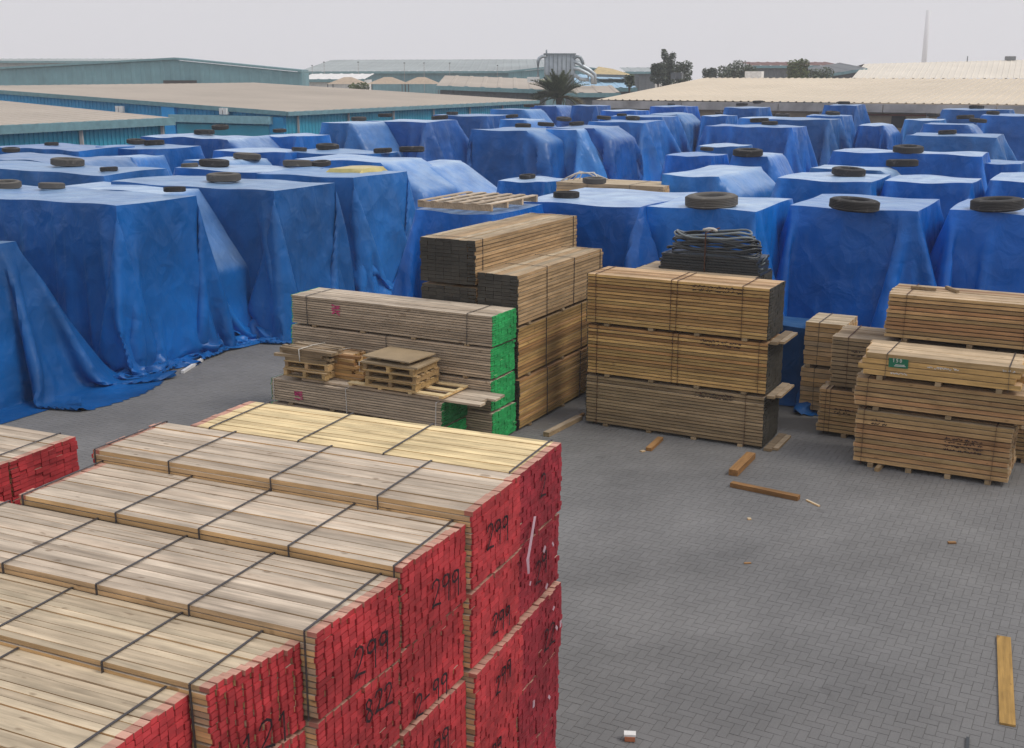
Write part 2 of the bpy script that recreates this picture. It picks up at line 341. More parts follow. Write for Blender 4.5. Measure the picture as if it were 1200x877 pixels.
# ------------------------------------------------------------------ ground and paving
g = MB(); g.add([(-600, -100, -.06), (600, -100, -.06), (600, 960, -.06), (-600, 960, -.06)], [(0, 1, 2, 3)])
tag(g.build('ground', M['ground']), kind='structure')
pv = MB(); c4 = [GW(a, b, -.005) for a, b in ((-60, -12), (40, -12), (40, 92), (-60, 92))]; pv.add(c4, [(0, 1, 2, 3)])
pavement = tag(pv.build('pavement', M['paver_base']), kind='structure')
def pavers():
    s = .1; rng = np.random.default_rng(5); r = math.radians(YD); cs, sn = math.cos(r), math.sin(r)
    X, Y = np.meshgrid(np.arange(-230, 90), np.arange(60, 330), indexing='ij'); X = X.ravel(); Y = Y.ravel(); t = (X - Y) % 4
    hsel = t == 0; vsel = t == 3
    ca = np.concatenate([X[hsel] * s + s, X[vsel] * s + s / 2]); cb = np.concatenate([Y[hsel] * s + s / 2, Y[vsel] * s + s])
    vert = np.concatenate([np.zeros(hsel.sum(), bool), np.ones(vsel.sum(), bool)])
    wx = ca * cs + cb * sn; wy = -ca * sn + cb * cs
    px, py = proj(wx, wy, np.zeros_like(wx))
    ok = (px > -90) & (px < 1330) & (py > 372) & (py < 960) & (wy > 4)
    ok &= ~((py < 560) & (px > 560) & (cb > 20.3))                      # under the stacks behind the aisle
    ok &= ~((ca > -18.2) & (ca < -9) & (cb > 18.2) & (ca > -13.5))
    ok &= ~((px < 645) & (py > 600))                                    # under the red stacks
    ca, cb, vert, px, py = ca[ok], cb[ok], vert[ok], px[ok], py[ok]
    vis = (px > 650) & (px < 1195) & (py < 872)
    near = np.argsort(np.where(vis, -py, 0))[:300]
    solo = np.zeros(len(ca), bool); solo[near] = True
    j = .0013; hx = np.where(vert, s / 2, s) - j; hy = np.where(vert, s, s / 2) - j
    dz = rng.normal(0, .0005, len(ca)); ch = .0018
    b = MB(); X0, Y0 = s - j, s / 2 - j
    b.add([(q * (X0 - (ch if l else 0)), w_ * (Y0 - (ch if l else 0)), 0 if l else -.010) for l in (0, 1) for q, w_ in ((-1, -1), (1, -1), (1, 1), (-1, 1))], [(4, 5, 6, 7), (0, 1, 5, 4), (1, 2, 6, 5), (2, 3, 7, 6), (3, 0, 4, 7)]); me = b.mesh('paver', [M['paver']])
    for i in np.where(solo)[0]:
        w = GW(ca[i], cb[i], dz[i]); o = link('paver', me, pavement, w, (rng.normal(0, .003), rng.normal(0, .003), RYD + (math.pi / 2 if vert[i] else 0) + rng.normal(0, .01)))
    k = ~solo; ca, cb, hx, hy, dz = ca[k], cb[k], hx[k], hy[k], dz[k]; n = len(ca)
    tx, ty = rng.normal(0, .0022, n), rng.normal(0, .0022, n)
    V = np.empty((n, 8, 3))
    for q, (sx, sy) in enumerate(((-1, -1), (1, -1), (1, 1), (-1, 1))):
        for l in range(2):
            a_ = ca + sx * (hx - (ch if l else 0)); b_ = cb + sy * (hy - (ch if l else 0)); i = q + 4 * l
            V[:, i, 0] = a_ * cs + b_ * sn; V[:, i, 1] = -a_ * sn + b_ * cs
            V[:, i, 2] = (dz + sx * hx * tx + sy * hy * ty) if l else (dz - .010)
    fq = np.array([(4, 5, 6, 7), (0, 1, 5, 4), (1, 2, 6, 5), (2, 3, 7, 6), (3, 0, 4, 7)])
    Fq = (np.arange(n)[:, None, None] * 8 + fq[None]).reshape(-1, 4)
    me = bpy.data.meshes.new('paver_field'); me.vertices.add(n * 8); me.vertices.foreach_set('co', V.ravel())
    me.loops.add(Fq.size); me.loops.foreach_set('vertex_index', Fq.ravel().astype(np.int32)); me.polygons.add(len(Fq))
    me.polygons.foreach_set('loop_start', np.arange(0, Fq.size, 4, dtype=np.int32)); me.update(calc_edges=True)
    at = me.attributes.new('rnd', 'FLOAT', 'FACE'); at.data.foreach_set('value', np.repeat(rng.random(n), 5).astype(np.float32))
    me.polygons.foreach_set('use_smooth', np.zeros(len(Fq), bool)); me.materials.append(M['paver']); o = link('paver_field', me, pavement); o['kind'] = 'stuff'
pavers()

# ------------------------------------------------------------------ warehouses and everything behind the yard
def corrugated(mb, p0, p1, z0, z1, pitch, dep, mi=0, ztop=None):
    """upright ribbed sheet from p0 to p1 (plan points); ztop(t) optional top height"""
    p0, p1 = Vector(p0).to_2d(), Vector(p1).to_2d(); L = (p1 - p0).length; n = max(1, int(L / pitch)); d = (p1 - p0) / L; nr = Vector((d.y, -d.x))
    vs = []; fs = []; st = []
    for i in range(n):
        for q, o in ((0, 0), (.55, 0), (.65, dep), (.9, dep)): st.append(((i + q) / n, o))
    st.append((1.0, 0))
    for t, o in st:
        q = p0 + (p1 - p0) * t + nr * o; zt = ztop(t) if ztop else z1
        vs += [(q.x, q.y, z0), (q.x, q.y, zt)]
    for i in range(len(st) - 1): fs.append((2 * i, 2 * i + 2, 2 * i + 3, 2 * i + 1))
    mb.add(vs, fs, mi); return mb
def ribbed_slope(mb, e0, e1, r1, r0, pitch, dep, mi=0):
    """roof sheet: eave e0->e1, ridge r0->r1, ribs run from eave to ridge"""
    e0, e1, r0, r1 = map(Vector, (e0, e1, r0, r1)); L = (e1 - e0).length; n = max(1, int(L / pitch)); vs = []; fs = []; st = []
    for i in range(n):
        for q, o in ((0, 0), (.7, 0), (.76, dep), (.94, dep)): st.append(((i + q) / n, o))
    st.append((1.0, 0))
    for t, o in st:
        a = e0.lerp(e1, t); b = r0.lerp(r1, t); vs += [(a.x, a.y, a.z + o), (b.x, b.y, b.z + o)]
    for i in range(len(st) - 1): fs.append((2 * i, 2 * i + 2, 2 * i + 3, 2 * i + 1))
    mb.add(vs, fs, mi); return mb

def warehouse_left():
    # the broad blue shed: its near gable and its long right side meet at the corner seen at (336,131)
    ze = 4.2; a1, b0 = -42.0, 52.3; b1 = toG(P(604, 117.5, ze))[1]
    ar, zr = zat(-60, 101.5, b0); zr = max(zr, 5.3); a0 = 2 * ar - a1
    root = empty('warehouse', GW(a1, b0), 0); root2 = root
    W = lambda a, b, z=0: GW(a, b, z) - GW(a1, b0)
    tag(root, 'broad blue clad warehouse with dusty tan roof behind the left tarps', 'warehouse')
    m = MB(); corrugated(m, W(a1, b0).to_2d(), W(a1, b1).to_2d(), -.05, ze, .3, .04); m.build('side_wall', M['teal'], root)
    m = MB(); corrugated(m, W(a0, b0).to_2d(), W(a1, b0).to_2d(), -.05, 0, .3, .04, 0, lambda t: ze + (zr - ze) * (1 - abs(2 * t - 1)) - .05); m.build('gable_wall', M['blue_clad'], root)
    m = MB(); corrugated(m, W(a1, b1).to_2d(), W(a0, b1).to_2d(), -.05, 0, .6, .04, 0, lambda t: ze + (zr - ze) * (1 - abs(2 * t - 1)) - .05); m.build('gable_wall', M['teal'], root)
    m = MB(); corrugated(m, W(a0, b1).to_2d(), W(a0, b0).to_2d(), -.05, ze, .6, .04); m.build('side_wall', M['teal'], root)
    ov = .25
    for s in (0, 1):
        ae = a1 + ov if s == 0 else a0 - ov
        m = MB(); ribbed_slope(m, W(ae, b0 - ov, ze - .02), W(ae, b1 + ov, ze - .02), W(ar, b1 + ov, zr), W(ar, b0 - ov, zr), .9, .03); m.build('roof', M['tan_roof'], root)
    m = MB(); p, q = W(a1 + ov + .07, b0 - ov, ze - .12), W(a1 + ov + .07, b1 + ov, ze - .12); m.bar(p, q, .16, .22); m.build('gutter', M['trim_teal'], root)
    m = MB(); m.bar(W(a1 + ov, b0 - ov - .04, ze - .1), W(ar, b0 - ov - .04, zr - .08), .06, .24); m.bar(W(ar, b0 - ov - .04, zr - .08), W(a0 - ov, b0 - ov - .04, ze - .1), .06, .24); m.build('gable_trim', M['trim_teal'], root)
    for k in range(7):
        b = b0 + .9 + k * (b1 - b0 - 1.4) / 6; m = MB(); m.bar(W(a1 + .14, b, 0), W(a1 + .14, b, ze - .2), .11, .11); m.build('downpipe', M['concrete'], root)
    # sliding-door rail on the gable, a bright blue pier and floodlights
    xa, _ = zat(205, 140, b0); xb, zb = zat(322, 140, b0); zb -= .05
    m = MB(); m.box((W(xa, b0 - .3, zb) + W(xb, b0 - .3, zb)) / 2, ((xb - xa), .45, .42), RYD); m.build('door_rail', M['rail_teal'], root)
    m = MB(); m.box((W(xa, b0 - .14, zb - 1.6) + W(xb, b0 - .14, zb - 1.6)) / 2, (xb - xa - .6, .1, 2.6), RYD); m.build('sliding_door', M['teal'], root)
    pa, _ = zat(201, 140, b0); gz = ze + (zr - ze) * (a1 - pa) / (a1 - ar) - .15
    m = MB(); m.box(W(pa, b0 - .1, gz / 2), (1.0, .3, gz), RYD); m.build('pier', M['bright_blue'], root)
    pa = a1 - .55; m = MB(); m.box(W(pa, b0 - .08, 1.95), (1.0, .2, 3.9), RYD); m.build('corner_panel', M['blue_clad'], root)
    for x, y in ((141, 128), (263, 130.5)):
        a, z = zat(x, y, b0 - .3); m = MB(); m.box(W(a - .14, b0 - .35, z), (.22, .24, .36), RYD); m.box(W(a + .16, b0 - .35, z), (.22, .24, .36), RYD); m.bar(W(a, b0, z - .1), W(a, b0 - .35, z - .1), .06); m.build('floodlight', M['white'], root)
warehouse_left()

def warehouse_near_left():
    ze = 4.3; a1, b1 = toG(P(192, 138, ze)); b0 = 8.0
    ar, zr = zat(-10, 118, b1); zr = ze + (zr - ze); ar2 = a1 - 12; zr = ze + (zr - ze) / (a1 - ar) * 12; a0 = a1 - 24
    root = empty('warehouse', GW(a1, b1)); W = lambda a, b, z=0: GW(a, b, z) - GW(a1, b1)
    tag(root, 'teal ribbed shed with flat tan roof at the far left edge', 'warehouse')
    m = MB(); corrugated(m, W(a1, b0).to_2d(), W(a1, b1).to_2d(), -.05, ze, .24, .05); m.build('side_wall', M['teal'], root)
    m = MB(); corrugated(m, W(a1, b1).to_2d(), W(a0, b1).to_2d(), -.05, 0, .4, .04, 0, lambda t: ze + (zr - ze) * (1 - abs(2 * t - 1)) - .05); m.build('gable_wall', M['teal'], root)
    for s in (0, 1):
        ae = a1 + .25 if s == 0 else a0 - .25
        m = MB(); ribbed_slope(m, W(ae, b0, ze - .02), W(ae, b1 + .2, ze - .02), W(ar2, b1 + .2, zr), W(ar2, b0, zr), .8, .03); m.build('roof', M['tan_roof'], root)
    m = MB(); m.bar(W(a1 + .33, b0, ze - .17), W(a1 + .33, b1 + .3, ze - .17), .16, .34); m.build('gutter', M['trim_teal'], root)
    for b in (b1 - .3, b1 - 5.0, b1 - 9.7, b1 - 14.4):
        m = MB(); m.bar(W(a1 + .15, b, 0), W(a1 + .15, b, ze - .3), .13, .13); m.build('downpipe', M['concrete'], root)
warehouse_near_left()

def warehouse_right():
    ze = 4.1; b0 = 91.0; a0 = a_at(700, b0, ze); a1 = 30.0
    # ridge: seen at (745,90) on the left gable
    run = 26.0; ar_, zr = zat(748, 91.5, b0 + run)
    root = empty('warehouse', GW(a0, b0)); W = lambda a, b, z=0: GW(a, b, z) - GW(a0, b0)
    tag(root, 'long low warehouse with cream ribbed roof along the back of the yard', 'warehouse')
    m = MB(); m.box((W(a0, b0 + .2, ze / 2 - .3) + W(a1, b0 + .2, ze / 2 - .3)) / 2, (a1 - a0, .3, ze - .5), RYD); m.build('wall', M['beige_wall'], root)
    m = MB(); m.box((W(a0 + .2, b0 + .4, ze / 2) + W(a0 + .2, b0 + 2 * run, ze / 2)) / 2, (.3, 2 * run - .4, ze - .1), RYD); m.build('wall', M['beige_wall'], root)
    m = MB(); ribbed_slope(m, W(a0, b0 - .3, ze), W(a1, b0 - .3, ze), W(a1, b0 + run, zr), W(a0 + .2, b0 + run, zr), .62, .06); m.build('roof', M['cream_roof'], root)
    m = MB(); ribbed_slope(m, W(a0, b0 + 2 * run, ze), W(a1, b0 + 2 * run, ze), W(a1, b0 + run + .01, zr), W(a0 + .2, b0 + run + .01, zr), .9, .05); m.build('roof', M['cream_roof'], root)
    m = MB(); n = 9
    for k in range(n):
        p, q = W(a0 - .2 + (a1 - a0) * k / n + .03, b0 - .5, ze - .36), W(a0 - .2 + (a1 - a0) * (k + 1) / n - .03, b0 - .5, ze - .36)
        MB().bar(p, q, .3, .6).build('gutter', M['concrete'], root)
    for k in range(9):
        a = a0 + 3 + k * (a1 - a0 - 8) / 8; MB().bar(W(a, b0 - .25, 0), W(a, b0 - .25, ze - .65), .14).build('downpipe', M['concrete'], root)
    for x in (776, 905, 1053, 1190):
        a = a_at(x, b0, 3.0); m = MB(); m.box(W(a, b0 + .02, 2.75), (1.0, .12, .85), RYD); m.build('window_opening', M['dark'], root)
    a = a_at(1050, b0, 3.2); m = MB(); m.bar(W(a - 2.2, b0 - .1, 3.25), W(a + 3.4, b0 - .1, 3.25), .1, .12); m.build('rusty_lintel', M['rust'], root)
    for x, y in ((790, 89), (797, 89)):
        p = PY(x, y, 118) - GW(a0, b0); MB().box(p, (.5, .5, .6), RYD).build('roof_vent', M['slate'], root)
    p = PY(884, 88, 121) - GW(a0, b0); MB().box(p, (1.7, .9, .7), RYD).build('roof_vent', M['white'], root)
warehouse_right()

def gable_shed(name, label, xs, ytop, ywall, Y, depth, wall, roof, zb=-.06, peak=None, cat='warehouse', ribs=1.2):
    """a far shed facing the camera: xs = left and right picture columns, ytop = eave row, peak = (x, y) of its gable"""
    pl, pr = PY(xs[0], ytop[0], Y), PY(xs[1], ytop[1], Y)
    root = empty(name, (pl.x, Y, 0)); o = Vector((pl.x, Y, 0)); tag(root, label, cat)
    back = Vector((0, depth, 0))
    if peak:
        pk = PY(peak[0], peak[1], Y)
        tpk = (pk.x - pl.x) / (pr.x - pl.x)
        zt = lambda t: (pl.z + (pk.z - pl.z) * t / tpk) if t < tpk else (pk.z + (pr.z - pk.z) * (t - tpk) / (1 - tpk))
        m = MB(); corrugated(m, (pl - o).to_2d(), (pr - o).to_2d(), zb, 0, ribs, .05, 0, lambda t: zt(t) - .06); m.build('gable_wall', wall, root)
        for p, q in ((pl, pk), (pk, pr)):
            m = MB(); p1, q1 = p - o + Vector((0, -.3, 0)), q - o + Vector((0, -.3, 0))
            m.add([p1, q1, q1 + back, p1 + back, p1 + Vector((0, 0, .25)), q1 + Vector((0, 0, .25)), q1 + back + Vector((0, 0, .25)), p1 + back + Vector((0, 0, .25))],
                  [(0, 1, 5, 4), (4, 5, 6, 7), (1, 2, 6, 5), (3, 0, 4, 7), (2, 3, 7, 6)]); m.build('roof', roof, root)
    else:
        m = MB(); zt = lambda t: pl.z + (pr.z - pl.z) * t
        corrugated(m, (pl - o).to_2d(), (pr - o).to_2d(), zb, 0, ribs, .05, 0, lambda t: zt(t) - .1); m.build('wall', wall, root)
        rise = depth * .06
        m = MB(); ribbed_slope(m, pl - o + Vector((-.4, -.4, 0)), pr - o + Vector((.4, -.4, 0)), pr - o + back + Vector((.4, 0, rise)), pl - o + back + Vector((-.4, 0, rise)), 1.5, .06); m.build('roof', roof, root)
        m = MB(); m.bar(pl - o + Vector((-.4, -.5, -.2)), pr - o + Vector((.4, -.5, -.2)), .2, .4); m.build('fascia', M['trim_teal'] if wall != M['beige_wall'] else M['concrete'], root)
    for p, sg in ((pl, -1), (pr, 1)):
        s = MB(); s.add([(p.x - o.x, 0, zb), (p.x - o.x, depth, zb), (p.x - o.x, depth, p.z - .1), (p.x - o.x, 0, p.z - .1)], [(0, 1, 2, 3)]); s.build('side_wall', wall, root)
    return root
sh = gable_shed('warehouse', 'big grey teal warehouse with peaked gable at upper left', (-95, 354), (86.5, 84.5), 99, 150, 5, M['grey_teal'], M['trim_teal'], peak=(205, 70))
p = PY(211, 96.5, 149.6) - sh.location; m = MB(); m.box(p, (4.1, .3, .45)); m.build('vent_slot', M['dark'], sh)
gable_shed('warehouse', 'pale grey roofed shed behind the big teal gable at left', (-160, 196), (71.5, 71.5), 80, 230, 8, M['pale_roof'], M['pale_roof'])
gable_shed('warehouse', 'long low teal shed on the skyline left of the dust collector', (352, 690), (84, 83), 99, 215, 40, M['grey_teal'], M['pale_roof'])
gable_shed('warehouse', 'teal shed with rising gable just behind the dust collector', (596, 720), (85, 84), 99, 190, 18, M['grey_teal'], M['trim_teal'], peak=(662, 78))
gable_shed('shed', 'low white shed between the teal gable and tan canvas roofs', (353, 424), (93, 93), 99, 170, 12, M['white'], M['white'], cat='shed')
gable_shed('shed', 'low tan roofed shed with dark fascia left of the palm', (516, 640), (100.5, 105.5), 110, 122, 16, M['slate'], M['tan_roof'], cat='shed')
gable_shed('shed', 'flat tan roofed shed right of the palm in front of blue roof', (668, 722), (109, 109), 116, 112, 9, M['slate'], M['tan_roof'], cat='shed')
gable_shed('shed', 'shed with light blue roof right of the dust collector', (684, 742), (103, 103), 109, 128, 22, M['slate'], M['light_blue_roof'], cat='shed')
gable_shed('building', 'brown roofed building behind the round trees at right', (884, 984), (77, 77), 90, 190, 10, M['slate'], M['brown_roof'], cat='building', peak=None)
gable_shed('building', 'dark slate clad building beside the white roof at right', (972, 1012), (87, 80), 92, 175, 14, M['slate'], M['slate'], cat='building')
gable_shed('building', 'grey blue far building left of the cypress tree', (735, 768), (84, 84), 92, 210, 12, M['slate'], M['pale_roof'], cat='building')
def white_roof_shed():
    Y = 160; el, er = PY(998, 92, Y), PY(1260, 92, Y); rl, rr = PY(1013, 75, Y + 26), PY(1260, 69, Y + 26)
    root = empty('warehouse', (el.x, Y, 0)); o = root.location.copy(); tag(root, 'warehouse with white ribbed roof at upper right on the skyline', 'warehouse')
    m = MB(); ribbed_slope(m, el - o, er - o, rr - o, rl - o, .8, .06); m.build('roof', M['white_roof'], root)
    m = MB(); m.box(((el.x + er.x) / 2 - o.x, .4, el.z / 2), (er.x - el.x, .3, el.z - .1)); m.build('wall', M['beige_wall'], root)
    m = MB(); m.add([(0, .2, -.05), (rl.x - o.x, 26, -.05), (rl.x - o.x, 26, rl.z - .1), (0, .2, el.z - .1)], [(0, 1, 2, 3)]); m.build('gable_wall', M['slate'], root)
    m = MB(); m.add([(rl.x - o.x, 26.1, rl.z), (rr.x - o.x, 26.1, rr.z), (rr.x - o.x, 52, el.z), (rl.x - o.x, 52, el.z)], [(0, 1, 2, 3)]); m.build('roof', M['white_roof'], root)
    p = PY(1184, 68.5, Y + 25.5) - o; m = MB(); m.box(p, (1.4, .8, .6)); m.build('roof_vent', M['slate'], root)
    p = PY(1134, 66, Y + 25.5) - o; m = MB(); m.bar(p, (p.x, p.y, p.z - 1.2), .12); m.build('mast', M['slate'], root)
white_roof_shed()
for x, w, t in ((408, 44, 'leftmost'), (455, 46, 'middle'), (494, 44, 'rightmost')):    # tan canvas tents
    Y = 152 - (x - 408) * .05; c = PY(x, 100, Y); hw = w / 2 * Y / 1406
    root = empty('canvas_shelter', (c.x, Y, 0)); tag(root, f'tan canvas pitched roof, {t} of the three on the skyline', 'shelter', 'three canvas shelters')
    ze, zp = PY(x, 98.5, Y).z, PY(x, 90.5, Y).z
    m = MB(); m.add([(-hw, -hw, ze), (hw, -hw, ze), (hw, hw, ze), (-hw, hw, ze), (-hw * .2, 0, zp), (hw * .2, 0, zp)], [(0, 1, 5, 4), (1, 2, 5), (2, 3, 4, 5), (3, 0, 4)]); m.build('roof', M['sand'], root)
    for sx in (-1, 1):
        for sy in (-1, 1): m = MB(); m.bar((sx * hw * .95, sy * hw * .95, -.05), (sx * hw * .95, sy * hw * .95, ze), .12); m.build('post', M['slate'], root)
def sail():
    Y = 135; pk = PY(704, 78, Y); l = PY(694, 88.5, Y); r = PY(748, 90, Y)
    root = empty('shade_canopy', (pk.x, Y, 0)); tag(root, 'tan shade canopy with sloping roof right of the dust collector', 'canopy'); o = root.location.copy(); o.z = 0
    m = MB(); a, b, c = l - o, r - o, pk - o; bk = Vector((0, 7, 0))
    m.add([a, b, b + bk, a + bk, c + Vector((0, 3.5, 0)), c + Vector((1.6, 3.5, -.25))], [(0, 1, 5, 4), (1, 2, 5), (2, 3, 4, 5), (3, 0, 4)]); m.build('roof', M['sail'], root)
    m = MB(); m.bar(a, b, .15, .3); m.build('edge_beam', M['slate'], root)
    for q in (a, b, a + bk, b + bk): m = MB(); m.bar((q.x, q.y, -.05), q, .14); m.build('post', M['slate'], root)
sail()

def dust_collector():
    Y = 118; k = Y / 1406.0; c = PY(656, 88, Y); S = lambda x, y, d=0: PY(x, y, Y + d) - Vector((c.x, Y, 0))
    root = empty('dust_collector', (c.x, Y, 0)); tag(root, 'galvanised dust collector box with bent duct pipes behind the palm', 'dust collector')
    tl, br = S(638.5, 64.5), S(673.5, 88); w, h = br.x - tl.x, tl.z - br.z; cx, cz = (tl.x + br.x) / 2, (tl.z + br.z) / 2
    m = MB(); m.box((cx, 1.1, cz), (w, 2.2, h)); m.build('housing', M['metal'], root)
    for i in range(7):
        MB().box((tl.x + w * (i + .5) / 7, -.05, cz - .1), (w / 7 - .09, .09, h - .45)).build('panel', M['metal'], root)
    for i in range(8): MB().box((tl.x + w * i / 7, -.1, cz), (.06, .1, h + .05)).build('rib', M['metal_dark'], root)
    MB().box((cx, 1.05, tl.z + .08), (w + .2, 2.4, .14)).build('top_rim', M['metal_dark'], root)
    zb = br.z; m = MB(); a = w * .18
    for q in (-1, 1):
        x0 = cx + q * w / 4
        m.add([(x0 - w / 4 + .02, .02, zb), (x0 + w / 4 - .02, .02, zb), (x0 + w / 4 - .02, 2.18, zb), (x0 - w / 4 + .02, 2.18, zb), (x0 - .15, .9, zb - 1.5), (x0 + .15, .9, zb - 1.5), (x0 + .15, 1.3, zb - 1.5), (x0 - .15, 1.3, zb - 1.5)], [(0, 1, 5, 4), (1, 2, 6, 5), (2, 3, 7, 6), (3, 0, 4, 7), (4, 5, 6, 7)])
    m.build('hopper', M['metal_dark'], root)
    for x in (tl.x + .1, br.x - .1):
        for y in (.1, 2.1): m = MB(); m.bar((x, y, -.05), (x, y, zb), .12); m.build('leg', M['metal_dark'], root)
    MB().tube([S(*q) for q in ((630.5, 92), (630.5, 72), (632, 68.5), (635, 66.5), (640, 66))], .17, 8).build('duct', M['metal'], root)
    MB().tube([S(*q) for q in ((640.5, 66), (640.5, 58.5))], .09, 6).build('stack_pipe', M['metal_dark'], root)
    MB().tube([S(*q) for q in ((672, 69), (676, 66.5), (680, 67.5), (682.5, 72), (683, 76))], .17, 8).build('duct', M['metal_dark'], root)
    MB().tube([S(*q) for q in ((672, 72), (678, 74.5), (690, 81.5), (697, 87), (697.5, 99))], .17, 8).build('duct', M['metal'], root)
    MB().tube([S(q[0], q[1], -.6) for q in ((672, 80.5), (678, 81), (688, 86), (694, 90), (694.5, 99))], .17, 8).build('duct', M['metal'], root)
    MB().tube([S(q[0], q[1], -.4) for q in ((672.5, 88), (676, 90), (680, 93), (690, 93.5))], .17, 8).build('duct', M['metal'], root)
    MB().box(S(625, 93.5), (1.2, 1, .5)).build('fan_box', M['white'], root)
dust_collector()

def leaf_crown(mb, blobs, n, size, rng, dens=.85):
    tot = sum(b[3] * b[4] * b[5] for b in blobs)
    for cx, cy, cz, rx, ry, rz in blobs:
        for _ in range(int(n * rx * ry * rz / tot)):
            d = Vector((rng.gauss(0, 1), rng.gauss(0, 1), rng.gauss(0, 1))).normalized(); r = rng.random() ** .4
            p = Vector((cx + d.x * rx * r, cy + d.y * ry * r, cz + d.z * rz * r)); s = size * rng.uniform(.5, 1.3)
            u = Vector((rng.gauss(0, 1), rng.gauss(0, 1), rng.gauss(0, .6))).normalized(); v = u.cross(Vector((rng.gauss(0, 1), rng.gauss(0, 1), rng.gauss(0, 1)))).normalized()
            mb.add([p - u * s, p - v * s * .55, p + u * s, p + v * s * .55], [(0, 1, 2, 3)], 0, rng.random() * .999 + .0005)
def tree(label, x, ytop, w, Y, mat, seed, shape, base_y=92, cat='tree', trunk_w=.16, n=1800, size=.16):
    rng = random.Random(seed); k = Y / 1406.0; top = PY(x, ytop, Y); root = empty('tree', (top.x, Y, 0)); tag(root, label, cat)
    H_ = top.z; R = w * k / 2; blobs = [(bx * R, by * R, H_ - bz * (H_ - .5) * 0 - bz * R, rx * R, ry * R, rz * R) for bx, by, bz, rx, ry, rz in shape]
    m = MB(); lo = min(b[2] for b in blobs)
    m.tube([(0, 0, -.1), (.05, 0, lo * .5), (0, 0, lo)], [trunk_w, trunk_w * .8, trunk_w * .6], 7)
    for b in blobs: m.tube([(0, 0, lo * .8), (b[0] * .5, b[1] * .5, (lo + b[2]) / 2), (b[0], b[1], b[2])], [trunk_w * .5, trunk_w * .3, .03], 5)
    m.build('trunk', M['bark'], root)
    c = MB(); leaf_crown(c, blobs, n, size, rng); tag(c.build('crown', mat, root), kind='stuff')
cyp = [(-.35, 0, .55, .28, .4, .55), (.45, 0, .75, .3, .4, .5), (0, 0, 1.2, .42, .5, .75), (.3, 0, 1.6, .4, .5, .7), (-.05, 0, 2.1, .55, .5, .8), (.05, 0, 2.9, .5, .5, .8), (-.1, 0, 3.7, .6, .5, .8), (0, 0, 4.5, .8, .6, .8)]
tree('tall dark cypress-like tree rising above the cream roof', 783, 56.5, 26, 150, M['leaf_dark'], 1, cyp, n=4200, size=.16)
wide = [(-.5, 0, .62, .5, .5, .4), (.1, 0, .42, .55, .5, .42), (.6, 0, .6, .42, .45, .4), (0, 0, 1.0, 1.0, .6, .5)]
low = [(-.45, 0, .6, .55, .5, .5), (.35, 0, .5, .6, .5, .5), (0, 0, 1.1, .95, .6, .6), (0, 0, 1.8, 1., .6, .7)]
tree('small bushy tree just left of the cypress', 772, 73, 20, 148, M['leaf_dark'], 2, low, n=2000)
tree('feathery low tree just right of the cypress', 800, 71, 26, 152, M['leaf'], 3, low, n=2000)
tree('small round tree left of the wide dark trees', 832, 79, 18, 165, M['leaf_dark'], 4, low, n=1600)
tree('wide dark round-topped tree before the brown roof', 864, 70.5, 52, 165, M['leaf'], 5, wide, n=4200, size=.18)
tree('light green tree right of the brown roof front', 936, 68, 28, 150, M['leaf_lime'], 6, low + [(-.1, 0, 1.8, .6, .5, .6)], n=3000)
tree('low dark tree right of the light green tree', 962, 78, 34, 152, M['leaf'], 7, low, n=2400)
tree('small green bush in front of the leftmost canvas roof', 420, 95.5, 26, 146, M['leaf_lime'], 8, low, n=1600)
tree('small round bush beside the left end of the cream roof', 738, 87, 12, 126, M['leaf'], 9, low, n=500)

def palm():
    Y = 101; c = PY(655, 115, Y); root = empty('palm_tree', (c.x, Y, 0)); tag(root, 'bushy date palm in front of the dust collector', 'palm tree'); rng = random.Random(4)
    m = MB(); m.tube([(0, 0, -.05), (.05, 0, c.z * .5), (0, 0, c.z)], [.34, .28, .3], 10); m.build('trunk', M['bark'], root)
    meshes = []
    for v in range(4):
        mb = MB(); Lf = 3.5; N = 16; droop = (.35, .65, 1.0, 1.35)[v]; pts = []
        for i in range(N + 1):
            t = i / N; pts.append(Vector((Lf * t * (1 - .12 * droop * t), 0, .75 * Lf * t * .35 - droop * 1.6 * t * t)))
        mb.tube(pts, [.05 * (1 - i / N) + .012 for i in range(N + 1)], 4)
        for i in range(2, N + 1):
            for s in (-1, 1):
                for q in range(2):
                    p = pts[i] - (pts[i] - pts[i - 1]) * q * .5; l = .75 * math.sin(math.pi * min(1, .18 + .8 * i / N)) + .12
                    tip = p + Vector((l * .75, s * l * .62, .18 * l + rng.uniform(-.1, .1))); w = Vector((.05, -s * .04, 0))
                    mb.add([p - w, p + w, tip], [(0, 1, 2)], 0, rng.random() * .99)
        meshes.append((mb.mesh('frond', [M['palm']]), mb.mesh('frond', [M['palm_dry']])))
    for i in range(58):
        el = rng.uniform(-.25, 1.15); az = rng.uniform(0, 6.283); v = 0 if el > .7 else (1 if el > .35 else (2 if el > .05 else 3))
        o = link('frond', meshes[v][1 if (el < -.05 and rng.random() < .7) else 0], root, (0, 0, c.z + rng.uniform(-.15, .2)), (0, -el, az)); s = rng.uniform(.74, .95) * (.78 if el > .6 else 1.0); o.scale = (s, s, s)
palm()
